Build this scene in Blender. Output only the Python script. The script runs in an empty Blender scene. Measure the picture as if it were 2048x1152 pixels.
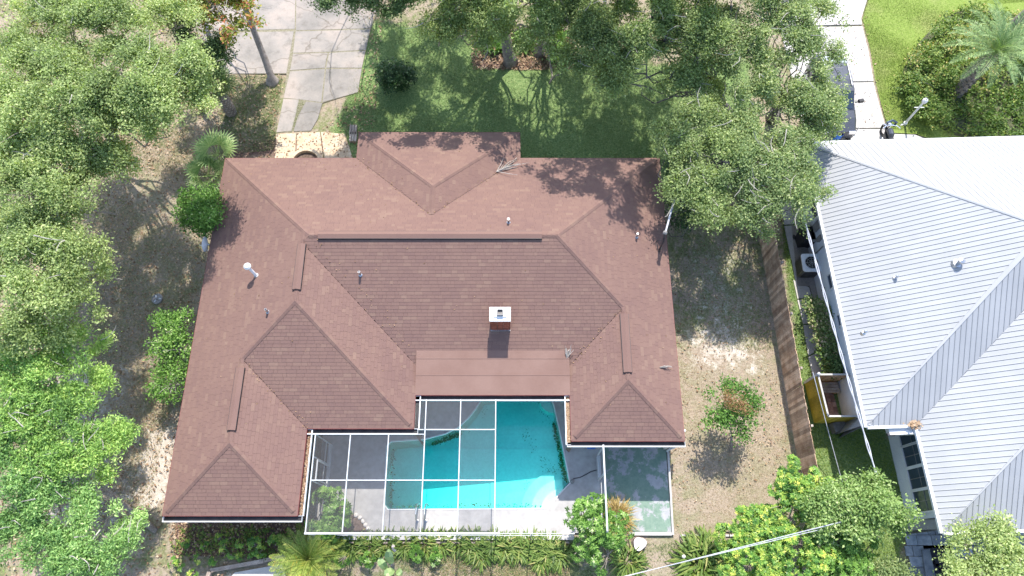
import bpy, math, random
import numpy as np
from mathutils import Vector
from mathutils.geometry import tessellate_polygon

# ------------------------------------------------------------------ camera, sky, sun
F_PX, CXP, CYP, YN = 1400.0, 1024.0, 576.0, 1135.0
TILT = math.atan((YN - CYP) / F_PX)
CAM_H = 30.0
S = bpy.context.scene
COL = S.collection
cam_d = bpy.data.cameras.new('camera'); cam = bpy.data.objects.new('camera', cam_d); COL.objects.link(cam)
cam.location = (0, 0, CAM_H); cam.rotation_euler = (TILT, 0, 0)
cam_d.sensor_width = 36.0; cam_d.lens = 36.0 * F_PX / 2048.0
cam_d.clip_start = 0.1; cam_d.clip_end = 600.0
S.camera = cam

SUN_EL, SUN_AZ = math.radians(55.5), math.radians(6.5)      # azimuth measured from +Y towards +X
W = bpy.data.worlds.new('World'); S.world = W; W.use_nodes = True
nt = W.node_tree; nt.nodes.clear()
sky = nt.nodes.new('ShaderNodeTexSky'); sky.sky_type = 'NISHITA'; sky.sun_disc = False
sky.sun_elevation = SUN_EL; sky.sun_rotation = SUN_AZ
bg = nt.nodes.new('ShaderNodeBackground'); bg.inputs['Strength'].default_value = 0.15
wo_ = nt.nodes.new('ShaderNodeOutputWorld')
nt.links.new(sky.outputs[0], bg.inputs['Color']); nt.links.new(bg.outputs[0], wo_.inputs['Surface'])
sd = bpy.data.lights.new('sun', 'SUN'); sd.energy = 2.9; sd.angle = math.radians(0.5); sd.color = (1.0, 0.955, 0.89)
sun = bpy.data.objects.new('sun', sd); COL.objects.link(sun)
sv = Vector((math.sin(SUN_AZ) * math.cos(SUN_EL), math.cos(SUN_AZ) * math.cos(SUN_EL), math.sin(SUN_EL)))
sun.rotation_euler = (-sv).to_track_quat('-Z', 'Y').to_euler(); sun.location = sv * 60
S.view_settings.view_transform = 'Standard'; S.view_settings.look = 'None'
S.view_settings.exposure = 1.53; S.view_settings.gamma = 1.0; S.view_settings.use_curve_mapping = False
S.cycles.transparent_max_bounces = 16; S.cycles.max_bounces = 8

rng = np.random.default_rng(7)
random.seed(7)
PI = math.pi

# ------------------------------------------------------------------ helpers
def G(px, py, h=0.0):
    """real-world point at height h that the surveyed photo position shows"""
    u = (px - CXP) / F_PX; v = -(py - CYP) / F_PX
    dy = v * math.cos(TILT) + math.sin(TILT); dz = v * math.sin(TILT) - math.cos(TILT)
    t = (h - CAM_H) / dz
    return np.array([u * t, dy * t, h])
def GP(pts, h=0.0): return [tuple(G(x, y, h)[:2]) for x, y in pts]
def MPP(px, py, h): return float(np.linalg.norm(G(px + 1, py, h) - G(px, py, h)))
def PJ(P):
    P = np.asarray(P, float); d = P - np.array([0, 0, CAM_H])
    z = d[..., 1] * math.sin(TILT) - d[..., 2] * math.cos(TILT); v = d[..., 1] * math.cos(TILT) + d[..., 2] * math.sin(TILT)
    return CXP + F_PX * d[..., 0] / z, CYP - F_PX * v / z

def worg(o):
    p = np.zeros(3)
    while o is not None:
        p = p + np.array(o.location); o = o.parent
    return p
def tag(o, label=None, cat=None, group=None, kind=None):
    if label: o['label'] = label
    if cat: o['category'] = cat
    if group: o['group'] = group
    if kind: o['kind'] = kind
    return o
def thing(name, label, cat, loc=(0, 0, 0), group=None):
    o = bpy.data.objects.new(name, None); COL.objects.link(o); o.location = tuple(float(c) for c in loc)
    o.empty_display_size = 0.3
    return tag(o, label, cat, group)
def mk(name, V, F, m, parent=None, smooth=False, rnd=None, kind=None):
    V = np.asarray(V, dtype=np.float32).reshape(-1, 3)
    if parent is not None: V = V - worg(parent).astype(np.float32)
    me = bpy.data.meshes.new(name)
    if isinstance(F, np.ndarray):
        k = F.shape[1]; n = len(F)
        me.vertices.add(len(V)); me.vertices.foreach_set('co', V.ravel())
        me.loops.add(n * k); me.loops.foreach_set('vertex_index', F.astype(np.int32).ravel())
        me.polygons.add(n); me.polygons.foreach_set('loop_start', np.arange(0, n * k, k, dtype=np.int32))
        me.update(calc_edges=True)
    else:
        me.from_pydata([tuple(v) for v in V.tolist()], [], [tuple(f) for f in F])
    if rnd is not None:
        a = me.attributes.new('rnd', 'FLOAT', 'FACE'); a.data.foreach_set('value', np.asarray(rnd, dtype=np.float32))
    me.polygons.foreach_set('use_smooth', np.full(len(me.polygons), bool(smooth)))
    if m: me.materials.append(m)
    o = bpy.data.objects.new(name, me); COL.objects.link(o)
    if parent is not None: o.parent = parent
    if kind: o['kind'] = kind
    return o
def top(name, label, cat, V, F, m, group=None, **k): return tag(mk(name, V, F, m, **k), label, cat, group)

class MB:
    def __init__(s): s.V = []; s.F = []
    def add(s, V, F):
        b = len(s.V); s.V += [tuple(map(float, v)) for v in V]; s.F += [tuple(i + b for i in f) for f in F]; return s
    def box(s, x0, x1, y0, y1, z0, z1):
        return s.add([(x0,y0,z0),(x1,y0,z0),(x1,y1,z0),(x0,y1,z0),(x0,y0,z1),(x1,y0,z1),(x1,y1,z1),(x0,y1,z1)],
                     [(0,3,2,1),(4,5,6,7),(0,1,5,4),(1,2,6,5),(2,3,7,6),(3,0,4,7)])
    def obox(s, c, a, b, d):
        c, a, b, d = (np.array(q, float) for q in (c, a, b, d))
        V = [c + sx*a + sy*b + sz*d for sz in (-1, 1) for sx, sy in ((-1,-1),(1,-1),(1,1),(-1,1))]
        return s.add(V, [(0,3,2,1),(4,5,6,7),(0,1,5,4),(1,2,6,5),(2,3,7,6),(3,0,4,7)])
    def bar(s, p, q, w, h=None):
        p = np.array(p, float); q = np.array(q, float); d = q - p; L = np.linalg.norm(d); d /= L
        upv = np.array([0, 0, 1.]) if abs(d[2]) < .9 else np.array([0, 1., 0])
        a = np.cross(d, upv); a /= np.linalg.norm(a); b = np.cross(a, d)
        return s.obox((p + q) / 2, d * L / 2, a * w / 2, b * (h or w) / 2)
    def tube(s, pts, rad, n=8, cap=True):
        pts = np.asarray(pts, float); m = len(pts); rad = np.broadcast_to(rad, (m,))
        t = np.gradient(pts, axis=0); t /= np.linalg.norm(t, axis=1)[:, None] + 1e-9
        ref = np.array([0, 0, 1.]) if abs(t[0][2]) < .9 else np.array([1., 0, 0])
        V = []
        for i in range(m):
            a = np.cross(t[i], ref); a /= np.linalg.norm(a) + 1e-9; b = np.cross(t[i], a); ref = np.cross(a, t[i])
            for k in range(n):
                an = 2 * PI * k / n; V.append(pts[i] + rad[i] * (math.cos(an) * a + math.sin(an) * b))
        F = [(i*n+k, i*n+(k+1) % n, (i+1)*n+(k+1) % n, (i+1)*n+k) for i in range(m-1) for k in range(n)]
        if cap: F += [tuple(range(n))[::-1], tuple(range((m-1)*n, m*n))]
        return s.add(V, F)
    def lathe(s, c, prof, n=16):
        V = []; c = np.array(c, float)
        for r, z in prof:
            for k in range(n): V.append(c + (r*math.cos(2*PI*k/n), r*math.sin(2*PI*k/n), z))
        m = len(prof)
        F = [(i*n+k, i*n+(k+1) % n, (i+1)*n+(k+1) % n, (i+1)*n+k) for i in range(m-1) for k in range(n)]
        F += [tuple(range(n))[::-1], tuple(range((m-1)*n, m*n))]
        return s.add(V, F)
    def prism(s, poly, z0, z1):
        n = len(poly)
        a = sum(poly[i][0]*poly[(i+1) % n][1] - poly[(i+1) % n][0]*poly[i][1] for i in range(n))
        if a < 0: poly = list(poly)[::-1]
        V = [(x, y, z0) for x, y in poly] + [(x, y, z1) for x, y in poly]
        return s.add(V, [tuple(range(n))[::-1], tuple(range(n, 2*n))] + [(i, (i+1) % n, n+(i+1) % n, n+i) for i in range(n)])
    def obj(s, name, m, parent=None, **k): return mk(name, s.V, s.F, m, parent, **k)
    def top(s, name, label, cat, m, group=None, **k): return tag(mk(name, s.V, s.F, m, **k), label, cat, group)

def inpoly(P, poly):
    x, y = P[:, 0], P[:, 1]; r = np.zeros(len(P), bool); n = len(poly)
    for i in range(n):
        x0, y0 = poly[i]; x1, y1 = poly[(i+1) % n]
        c = ((y0 > y) != (y1 > y)) & (x < (x1-x0)*(y-y0)/((y1-y0) or 1e-9) + x0); r ^= c
    return r
def pdist(P, poly):
    d = np.full(len(P), 1e9); n = len(poly)
    for i in range(n):
        a = np.array(poly[i]); b = np.array(poly[(i+1) % n]); ab = b - a
        t = np.clip(((P - a) @ ab) / (ab @ ab + 1e-12), 0, 1)
        d = np.minimum(d, np.linalg.norm(P - a - t[:, None]*ab, axis=1))
    return np.where(inpoly(P, poly), d, -d)
def smooth_poly(pts, it=2):
    for _ in range(it):
        q = []; n = len(pts)
        for i in range(n):
            a = np.array(pts[i]); b = np.array(pts[(i+1) % n]); q += [tuple(a*.75+b*.25), tuple(a*.25+b*.75)]
        pts = q
    return pts

# ------------------------------------------------------------------ materials
def newmat(name):
    m = bpy.data.materials.new(name); m.use_nodes = True; n = m.node_tree; n.nodes.clear()
    out = n.nodes.new('ShaderNodeOutputMaterial'); return m, n, out
def nd(n, t, **kw):
    x = n.nodes.new(t)
    for k, v in kw.items(): setattr(x, k, v)
    return x
def noise(n, co, scale, detail=4, rough=.6):
    t = nd(n, 'ShaderNodeTexNoise'); t.inputs['Scale'].default_value = scale; t.inputs['Detail'].default_value = detail
    t.inputs['Roughness'].default_value = rough; n.links.new(co, t.inputs['Vector']); return t.outputs['Fac']
def ramp(n, f, stops):
    r = nd(n, 'ShaderNodeValToRGB'); e = r.color_ramp.elements
    while len(e) < len(stops): e.new(.5)
    for i, (p, c) in enumerate(stops): e[i].position = p; e[i].color = (*c, 1) if len(c) == 3 else c
    n.links.new(f, r.inputs[0]); return r.outputs[0]
def mixc(n, f, a, b, mode='MIX'):
    x = nd(n, 'ShaderNodeMix', data_type='RGBA', blend_type=mode)
    for s, v in ((x.inputs[0], f), (x.inputs[6], a), (x.inputs[7], b)):
        if isinstance(v, (int, float)): s.default_value = v
        elif isinstance(v, tuple): s.default_value = (*v, 1)
        else: n.links.new(v, s)
    return x.outputs[2]
def mth(n, op, a, b=None, clamp=False):
    x = nd(n, 'ShaderNodeMath', operation=op, use_clamp=clamp)
    for i, v in enumerate((a, b)):
        if v is None: continue
        if isinstance(v, (int, float)): x.inputs[i].default_value = v
        else: n.links.new(v, x.inputs[i])
    return x.outputs[0]
def objco(n): return nd(n, 'ShaderNodeTexCoord').outputs['Object']
def geoco(n): return nd(n, 'ShaderNodeNewGeometry').outputs['Position']
def bump(n, h, strength, dist=.02):
    b = nd(n, 'ShaderNodeBump'); b.inputs['Strength'].default_value = strength; b.inputs['Distance'].default_value = dist
    n.links.new(h, b.inputs['Height']); return b.outputs[0]
def mat(name, c1, c2=None, scale=3., rough=.7, metal=0., fine=40., fine_amt=.25, bmp=.15, spec=.3, rnd=0., world=True, lo=.35, hi=.65):
    """two-tone procedural surface: broad mottling + fine grain + optional per-piece variation"""
    m, n, out = newmat(name); co = geoco(n) if world else objco(n)
    p = nd(n, 'ShaderNodeBsdfPrincipled'); p.inputs['Roughness'].default_value = rough; p.inputs['Metallic'].default_value = metal
    p.inputs['Specular IOR Level'].default_value = spec
    c2 = c2 or tuple(min(1, c*1.25) for c in c1)
    col = ramp(n, noise(n, co, scale), [(lo, c1), (hi, c2)])
    f = noise(n, co, fine, 3)
    if fine_amt:
        g = ramp(n, f, [(.3, (1-fine_amt,)*3), (.7, (1+fine_amt*.6,)*3)]); col = mixc(n, 1., col, g, 'MULTIPLY')
    if rnd:
        oi = nd(n, 'ShaderNodeObjectInfo'); v = mth(n, 'ADD', mth(n, 'MULTIPLY', oi.outputs['Random'], 2*rnd), 1-rnd)
        cx = nd(n, 'ShaderNodeCombineColor'); [n.links.new(v, cx.inputs[i]) for i in range(3)]
        col = mixc(n, 1., col, cx.outputs[0], 'MULTIPLY')
    n.links.new(col, p.inputs['Base Color'])
    if bmp: n.links.new(bump(n, f, bmp), p.inputs['Normal'])
    n.links.new(p.outputs[0], out.inputs[0]); return m
def leafmat(name, stops, trans=.3, rough=.5, spec=.3):
    m, n, out = newmat(name)
    a = nd(n, 'ShaderNodeAttribute', attribute_name='rnd'); a.attribute_type = 'GEOMETRY'
    col = ramp(n, a.outputs['Fac'], stops)
    p = nd(n, 'ShaderNodeBsdfPrincipled'); p.inputs['Roughness'].default_value = rough; p.inputs['Specular IOR Level'].default_value = spec
    n.links.new(col, p.inputs['Base Color'])
    t = nd(n, 'ShaderNodeBsdfTranslucent'); tc = mixc(n, 1., col, (1.25, 1.35, .55), 'MULTIPLY'); n.links.new(tc, t.inputs['Color'])
    mx = nd(n, 'ShaderNodeMixShader'); mx.inputs[0].default_value = trans
    n.links.new(p.outputs[0], mx.inputs[1]); n.links.new(t.outputs[0], mx.inputs[2]); n.links.new(mx.outputs[0], out.inputs[0]); return m

M = {}
M['white'] = mat('white_paint', (.60,.60,.60), (.70,.69,.68), 1.5, .45, fine_amt=.06, bmp=.02)
M['aluminium'] = mat('white_aluminium', (.44,.44,.44), (.52,.52,.51), 2, .4, fine_amt=.06, bmp=0)
M['stucco'] = mat('stucco', (.56,.50,.42), (.64,.58,.5), 1.2, .85, fine=60, bmp=.2)
M['stucco_white'] = mat('stucco_white', (.62,.64,.66), (.72,.73,.74), 1.2, .8, fine=60, bmp=.2)
M['brown_trim'] = mat('brown_trim', (.13,.03,.03), (.2,.06,.05), 2, .5)
M['brick'] = mat('brick', (.20,.055,.035), (.30,.10,.06), 6, .85, rnd=.3, bmp=.4)
M['mortar'] = mat('mortar', (.34,.31,.28), None, 6, .9)
M['concrete'] = mat('concrete', (.215,.19,.165), (.33,.295,.26), .8, .85, fine=16, fine_amt=.22, rnd=.1, bmp=.15)
M['concrete_pale'] = mat('concrete_pale', (0.370,0.352,0.326), (0.458,0.436,0.409), .7, .85, fine=30, fine_amt=.1, rnd=.04, bmp=.1, lo=.3, hi=.6)
M['deckpaint'] = mat('deck_paint', (0.313,0.299,0.285), (0.386,0.368,0.345), .5, .75, fine=4, fine_amt=.13, bmp=.08)
M['coping'] = mat('coping', (.48,.48,.48), (.56,.56,.55), 2, .6, fine_amt=.08)
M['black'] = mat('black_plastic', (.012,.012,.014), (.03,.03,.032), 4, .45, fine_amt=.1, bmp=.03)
M['dark_metal'] = mat('dark_metal', (.05,.05,.055), (.09,.09,.095), 4, .4, .6, bmp=0)
M['steel'] = mat('steel', (.42,.43,.45), (.55,.56,.57), 5, .35, .8, bmp=0)
M['grey'] = mat('grey_metal', (.16,.15,.14), (.24,.23,.22), 4, .6, bmp=.05)
M['glass_dark'] = mat('dark_glass', (.035,.05,.07), (.05,.07,.10), 1, .08, fine_amt=0, bmp=0, spec=.8)
M['blue'] = mat('blue_plastic', (.03,.12,.50), (.05,.18,.6), 3, .4, bmp=0)
M['cable'] = mat('pale_cable', (.40,.40,.42), (.5,.5,.52), 3, .5, bmp=0)
M['cable_dark'] = mat('dark_cable', (.05,.05,.05), None, 3, .6, bmp=0)
M['fence'] = mat('weathered_wood', (.37,.225,.14), (.60,.43,.30), 2.2, .85, fine=25, fine_amt=.35, rnd=.38, bmp=.3)
M['fence_green'] = mat('mossy_wood', (.44,.34,.04), (.58,.44,.07), 2.2, .8, fine=25, fine_amt=.3, rnd=.2, bmp=.3)
M['wood_grey'] = mat('grey_wood', (.27,.21,.17), (.42,.35,.29), 3, .85, fine=25, fine_amt=.3, bmp=.3)
M['bark'] = mat('bark', (.20,.16,.13), (.34,.29,.25), 5, .9, fine=22, fine_amt=.45, bmp=.6)
M['bark_pale'] = mat('bark_pale', (.24,.20,.17), (.36,.31,.275), 5, .9, fine=22, fine_amt=.3, bmp=.4)
M['bark_dark'] = mat('bark_dark', (.085,.075,.07), (.20,.18,.165), 5, .9, fine=22, fine_amt=.45, bmp=.6)
M['twig'] = mat('dead_twig', (.30,.27,.235), (.44,.40,.35), 5, .9, bmp=.1)
M['stump'] = mat('cut_wood', (.60,.50,.46), (.74,.64,.60), 6, .85, fine_amt=.15)
M['mulch'] = mat('mulch', (.09,.06,.045), (.20,.145,.115), 7, .95, fine=50, fine_amt=.5, bmp=.8)
M['mulch_pale'] = mat('joint_fill', (.16,.15,.09), (.26,.23,.17), 9, .95)
M['bed_soil'] = mat('bed_soil', (.05,.06,.03), (.11,.11,.055), 4, .95, fine=40, fine_amt=.4)
M['paver_blue'] = mat('slate_paver', (.14,.16,.19), (.26,.275,.30), 3, .7, rnd=.5)
M['paver_red'] = mat('red_paver', (.22,.12,.10), (.34,.22,.19), 4, .85, rnd=.3)
M['pool_plaster'] = mat('pool_plaster', (.66,.84,.80), (.78,.92,.88), 1.2, .7, fine=9, fine_amt=.08, bmp=0)
M['debris'] = mat('roof_grit', (.24,.18,.13), (.62,.54,.44), 30, .95, fine=80, fine_amt=.5, bmp=.5)
M['truck'] = mat('dark_car_paint', (.06,.065,.08), (.07,.075,.09), 2, .25, .3, fine_amt=0, bmp=0, spec=.6)
M['silver'] = mat('silver_paint', (.35,.36,.39), (.4,.41,.44), 2, .3, .4, fine_amt=0, bmp=0)
M['chrome'] = mat('chrome', (.7,.7,.72), None, 3, .15, 1., fine_amt=0, bmp=0)
M['pad'] = mat('flagstone', (.42,.31,.20), (.52,.42,.31), 2.2, .85, fine=14, fine_amt=.2, bmp=.25)
M['membrane'] = mat('roof_membrane', (0.167,0.098,0.077), (0.194,0.119,0.095), .8, .8, fine=60, fine_amt=.12, bmp=.1)
M['sand_rock'] = mat('pale_rock', (.5,.45,.4), (.66,.61,.56), 6, .9, bmp=.5)

# shingles: per-tab colour
def shingle_mat():
    m, n, out = newmat('shingle'); co = geoco(n)
    a = nd(n, 'ShaderNodeAttribute', attribute_name='rnd'); a.attribute_type = 'GEOMETRY'
    col = ramp(n, a.outputs['Fac'], [(0., (0.154,0.093,0.079)), (.5, (0.171,0.103,0.084)), (.85, (0.181,0.111,0.089)), (1., (0.210,0.136,0.103))])
    col = mixc(n, .42, col, ramp(n, noise(n, co, .5, 7, .65), [(.3, (0.133,0.079,0.070)), (.7, (0.186,0.115,0.091))]))
    g = ramp(n, noise(n, co, 90, 2), [(.3, (.82,.82,.82)), (.7, (1.12,1.12,1.12))]); col = mixc(n, 1., col, g, 'MULTIPLY')
    p = nd(n, 'ShaderNodeBsdfPrincipled'); p.inputs['Roughness'].default_value = .9; p.inputs['Specular IOR Level'].default_value = .2
    n.links.new(col, p.inputs['Base Color']); n.links.new(p.outputs[0], out.inputs[0]); return m
M['shingle'] = shingle_mat()
M['underlay'] = mat('underlay', (.09,.05,.045), None, 2, .9)

# white rib-metal roof
M['metal_roof'] = mat('white_metal_roof', (0.308,0.312,0.321), (0.344,0.347,0.352), .6, .55, .0, fine_amt=.04, bmp=0, spec=.2, rnd=.03)

def ground_mat():
    m, n, out = newmat('ground'); co = geoco(n)
    def att(nm):
        a = nd(n, 'ShaderNodeAttribute', attribute_name=nm); a.attribute_type = 'GEOMETRY'; return a.outputs['Fac']
    n1 = noise(n, co, .55, 6, .65); n2 = noise(n, co, 2.3, 6, .7); n3 = noise(n, co, 11, 5, .7); n4 = noise(n, co, 45, 3, .7)
    dry = ramp(n, n3, [(.3, (0.226,0.176,0.127)), (.5, (0.292,0.234,0.173)), (.72, (0.361,0.299,0.234))])
    grn = ramp(n, n3, [(.3, (.055,.085,.02)), (.5, (.11,.15,.04)), (.72, (.20,.23,.085))])
    lawn = ramp(n, n3, [(.28, (0.063,0.115,0.040)), (.5, (0.138,0.201,0.069)), (.75, (0.287,0.333,0.149))])
    sand = ramp(n, n2, [(.3, (0.340,0.281,0.221)), (.7, (0.527,0.468,0.399))])
    mul = ramp(n, n4, [(.3, (.055,.035,.03)), (.5, (.13,.08,.065)), (.7, (.30,.21,.17))])
    gm = ramp(n, mth(n, 'ADD', mth(n, 'MULTIPLY', n2, .6), mth(n, 'MULTIPLY', n1, .5)), [(.50, (0,0,0)), (.62, (1,1,1))])
    col = mixc(n, mth(n, 'MULTIPLY', gm, att('green')), dry, grn)
    def layer(col, c, nm, k=.9):
        v = mth(n, 'ADD', att(nm), mth(n, 'MULTIPLY', mth(n, 'SUBTRACT', n2, .5), k))
        v = mth(n, 'ADD', v, mth(n, 'MULTIPLY', mth(n, 'SUBTRACT', n3, .5), .5))
        return mixc(n, ramp(n, v, [(.38, (0,0,0)), (.62, (1,1,1))]), col, c)
    col = layer(col, lawn, 'lawn'); col = layer(col, sand, 'sand', 1.3); col = layer(col, mul, 'mulch', .6)
    g = ramp(n, n4, [(.25, (.76,.76,.76)), (.75, (1.18,1.18,1.18))]); col = mixc(n, 1., col, g, 'MULTIPLY')
    p = nd(n, 'ShaderNodeBsdfPrincipled'); p.inputs['Roughness'].default_value = .95; p.inputs['Specular IOR Level'].default_value = .1
    n.links.new(col, p.inputs['Base Color']); n.links.new(bump(n, n3, .7, .06), p.inputs['Normal'])
    n.links.new(p.outputs[0], out.inputs[0]); return m
M['ground'] = ground_mat()
def lawn_mat():
    m, n, out = newmat('bright_lawn'); co = geoco(n)
    n1 = noise(n, co, .5, 5, .6); n3 = noise(n, co, 9, 5, .75); n4 = noise(n, co, 60, 3)
    c = ramp(n, n3, [(.28, (.125,.19,.035)), (.5, (.185,.25,.055)), (.75, (.27,.31,.10))])
    c = mixc(n, ramp(n, n1, [(.5, (0,0,0)), (.72, (.55,.55,.55))]), c, (.30,.28,.13))
    g = ramp(n, n4, [(.25, (.72,.72,.72)), (.75, (1.2,1.2,1.2))]); c = mixc(n, 1., c, g, 'MULTIPLY')
    p = nd(n, 'ShaderNodeBsdfPrincipled'); p.inputs['Roughness'].default_value = .95; p.inputs['Specular IOR Level'].default_value = .1
    n.links.new(c, p.inputs['Base Color']); n.links.new(bump(n, n3, .6, .05), p.inputs['Normal']); n.links.new(p.outputs[0], out.inputs[0]); return m
M['lawn'] = lawn_mat()
def patio_mat():
    m, n, out = newmat('peeling_green_paint'); co = geoco(n)
    v = mth(n, 'ADD', mth(n, 'MULTIPLY', noise(n, co, 2.3, 8, .75), .75), mth(n, 'MULTIPLY', noise(n, co, .8, 3), .35))
    f = ramp(n, v, [(.55, (0,0,0)), (.58, (1,1,1))])
    gr = ramp(n, noise(n, co, 7, 4), [(.3, (0.119,0.187,0.140)), (.7, (0.170,0.238,0.183))])
    wh = ramp(n, noise(n, co, 4, 5), [(.3, (0.246,0.246,0.255)), (.6, (0.315,0.315,0.315))])
    p = nd(n, 'ShaderNodeBsdfPrincipled'); p.inputs['Roughness'].default_value = .85
    n.links.new(mixc(n, f, gr, wh), p.inputs['Base Color']); n.links.new(p.outputs[0], out.inputs[0]); return m
M['patio'] = patio_mat()
def drive_mat():
    m, n, out = newmat('stained_concrete'); co = geoco(n)
    c = ramp(n, noise(n, co, .45, 6, .6), [(.32, (0.172,0.159,0.142)), (.5, (0.245,0.219,0.194)), (.66, (0.310,0.262,0.224))])
    st = ramp(n, noise(n, co, 1.7, 6, .7), [(.30, (.70,.69,.66)), (.48, (1,1,1)), (.75, (1.1,1.08,1.06))]); c = mixc(n, 1., c, st, 'MULTIPLY')
    v = nd(n, 'ShaderNodeTexVoronoi', feature='DISTANCE_TO_EDGE'); v.inputs['Scale'].default_value = .42
    w = nd(n, 'ShaderNodeMix', data_type='RGBA'); nz = nd(n, 'ShaderNodeTexNoise'); nz.inputs['Scale'].default_value = 1.5; n.links.new(co, nz.inputs['Vector'])
    w.inputs[0].default_value = .35; n.links.new(co, w.inputs[6]); n.links.new(nz.outputs['Color'], w.inputs[7]); n.links.new(w.outputs[2], v.inputs['Vector'])
    c = mixc(n, 1., c, ramp(n, v.outputs['Distance'], [(.0, (.62,.60,.55)), (.010, (1,1,1))]), 'MULTIPLY')
    c = mixc(n, 1., c, ramp(n, noise(n, co, 30, 3), [(.3, (.9,.9,.9)), (.7, (1.06,1.06,1.06))]), 'MULTIPLY')
    oi = nd(n, 'ShaderNodeObjectInfo'); vv = mth(n, 'ADD', mth(n, 'MULTIPLY', oi.outputs['Random'], .16), .92); cx = nd(n, 'ShaderNodeCombineColor'); [n.links.new(vv, cx.inputs[i]) for i in range(3)]
    c = mixc(n, 1., c, cx.outputs[0], 'MULTIPLY')
    p = nd(n, 'ShaderNodeBsdfPrincipled'); p.inputs['Roughness'].default_value = .9; n.links.new(c, p.inputs['Base Color']); n.links.new(p.outputs[0], out.inputs[0]); return m
M['drive'] = drive_mat()
def screen_mat():
    m, n, out = newmat('insect_screen')
    t = nd(n, 'ShaderNodeBsdfTransparent'); d = nd(n, 'ShaderNodeBsdfDiffuse'); d.inputs['Color'].default_value = (.13,.125,.125,1)
    mx = nd(n, 'ShaderNodeMixShader'); mx.inputs[0].default_value = .25
    n.links.new(t.outputs[0], mx.inputs[1]); n.links.new(d.outputs[0], mx.inputs[2]); n.links.new(mx.outputs[0], out.inputs[0]); return m
M['screen'] = screen_mat()
def water_mat(dens, colr, nm):
    m, n, out = newmat(nm)
    t = nd(n, 'ShaderNodeBsdfTransparent'); g = nd(n, 'ShaderNodeBsdfGlossy'); g.inputs['Roughness'].default_value = .04
    fr = nd(n, 'ShaderNodeFresnel'); fr.inputs['IOR'].default_value = 1.33
    b = bump(n, noise(n, geoco(n), 5, 3), .25, .02); n.links.new(b, g.inputs['Normal']); n.links.new(b, fr.inputs['Normal'])
    mx = nd(n, 'ShaderNodeMixShader'); n.links.new(fr.outputs[0], mx.inputs[0])
    n.links.new(t.outputs[0], mx.inputs[1]); n.links.new(g.outputs[0], mx.inputs[2]); n.links.new(mx.outputs[0], out.inputs['Surface'])
    v = nd(n, 'ShaderNodeVolumeAbsorption'); v.inputs['Color'].default_value = (*colr, 1); v.inputs['Density'].default_value = dens
    n.links.new(v.outputs[0], out.inputs['Volume']); return m
M['water'] = water_mat(.85, (.0,.95,.94), 'pool_water')
M['water_dark'] = water_mat(1.2, (.05,.30,.55), 'dark_pool_water')

L = {}
L['oak'] = leafmat('oak_leaf', [(0, (0.144,0.190,0.076)), (.45, (0.308,0.391,0.147)), (.8, (0.491,0.559,0.238)), (1, (0.683,0.690,0.374))], .42)
L['oak_warm'] = leafmat('oak_leaf_warm', [(0, (0.130,0.190,0.078)), (.45, (0.279,0.356,0.145)), (.8, (0.490,0.532,0.247)), (1, (0.656,0.624,0.420))], .42)
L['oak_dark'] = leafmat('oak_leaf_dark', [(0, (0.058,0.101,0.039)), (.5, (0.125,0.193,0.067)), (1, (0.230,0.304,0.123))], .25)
L['cedar'] = leafmat('cedar_spray', [(0, (0.099,0.190,0.053)), (.4, (0.230,0.390,0.090)), (.75, (0.419,0.580,0.145)), (1, (0.661,0.729,0.290))], .3)
L['cedar_b'] = leafmat('cedar_spray_green', [(0, (0.071,0.153,0.052)), (.4, (0.174,0.317,0.090)), (.75, (0.295,0.460,0.142)), (1, (0.490,0.633,0.260))], .3)
L['shrub'] = leafmat('glossy_shrub_leaf', [(0, (0.048,0.110,0.019)), (.5, (0.121,0.243,0.041)), (.85, (0.239,0.391,0.082)), (1, (0.480,0.563,0.264))], .25, .5, .25)
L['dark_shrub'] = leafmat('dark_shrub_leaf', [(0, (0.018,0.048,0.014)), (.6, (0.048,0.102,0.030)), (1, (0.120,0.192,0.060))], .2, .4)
L['yellow'] = leafmat('yellow_rosette_leaf', [(0, (0.053,0.141,0.032)), (.45, (0.154,0.299,0.054)), (.8, (0.370,0.471,0.090)), (1, (0.646,0.629,0.143))], .3, .4)
L['red'] = leafmat('autumn_leaf', [(0, (0.104,0.156,0.026)), (.5, (0.234,0.286,0.052)), (.72, (0.390,0.338,0.078)), (.8, (0.494,0.130,0.078)), (1, (0.585,0.260,0.169))], .35)
L['strap'] = leafmat('strap_leaf', [(0, (0.047,0.094,0.014)), (.5, (0.131,0.206,0.037)), (.85, (0.243,0.290,0.075)), (1, (0.356,0.328,0.112))], .3)
L['gold'] = leafmat('gold_grass', [(0, (.26,.17,.05)), (.5, (.42,.29,.10)), (1, (.55,.44,.20))], .3)
L['palm'] = leafmat('palm_frond', [(0, (0.103,0.172,0.069)), (.5, (0.190,0.286,0.110)), (1, (0.394,0.487,0.211))], .2)
L['cycad'] = leafmat('date_frond', [(0, (0.115,0.184,0.034)), (.5, (0.230,0.310,0.063)), (.9, (0.391,0.425,0.115)), (1, (0.517,0.414,0.069))], .3)
L['fan'] = leafmat('fan_frond', [(0, (0.078,0.156,0.052)), (.6, (0.182,0.286,0.104)), (1, (0.338,0.416,0.182))], .25)
L['lime'] = leafmat('lime_leaf', [(0, (0.115,0.194,0.047)), (.45, (0.218,0.326,0.093)), (.8, (0.345,0.451,0.164)), (1, (0.483,0.527,0.258))], .36)
L['seed'] = leafmat('rusty_seed', [(0, (.20,.10,.04)), (1, (.40,.25,.12))], .2)
L['litter'] = leafmat('dry_leaf', [(0, (.14,.08,.045)), (.6, (.30,.19,.11)), (1, (.48,.36,.25))], .1, .8)
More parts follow.
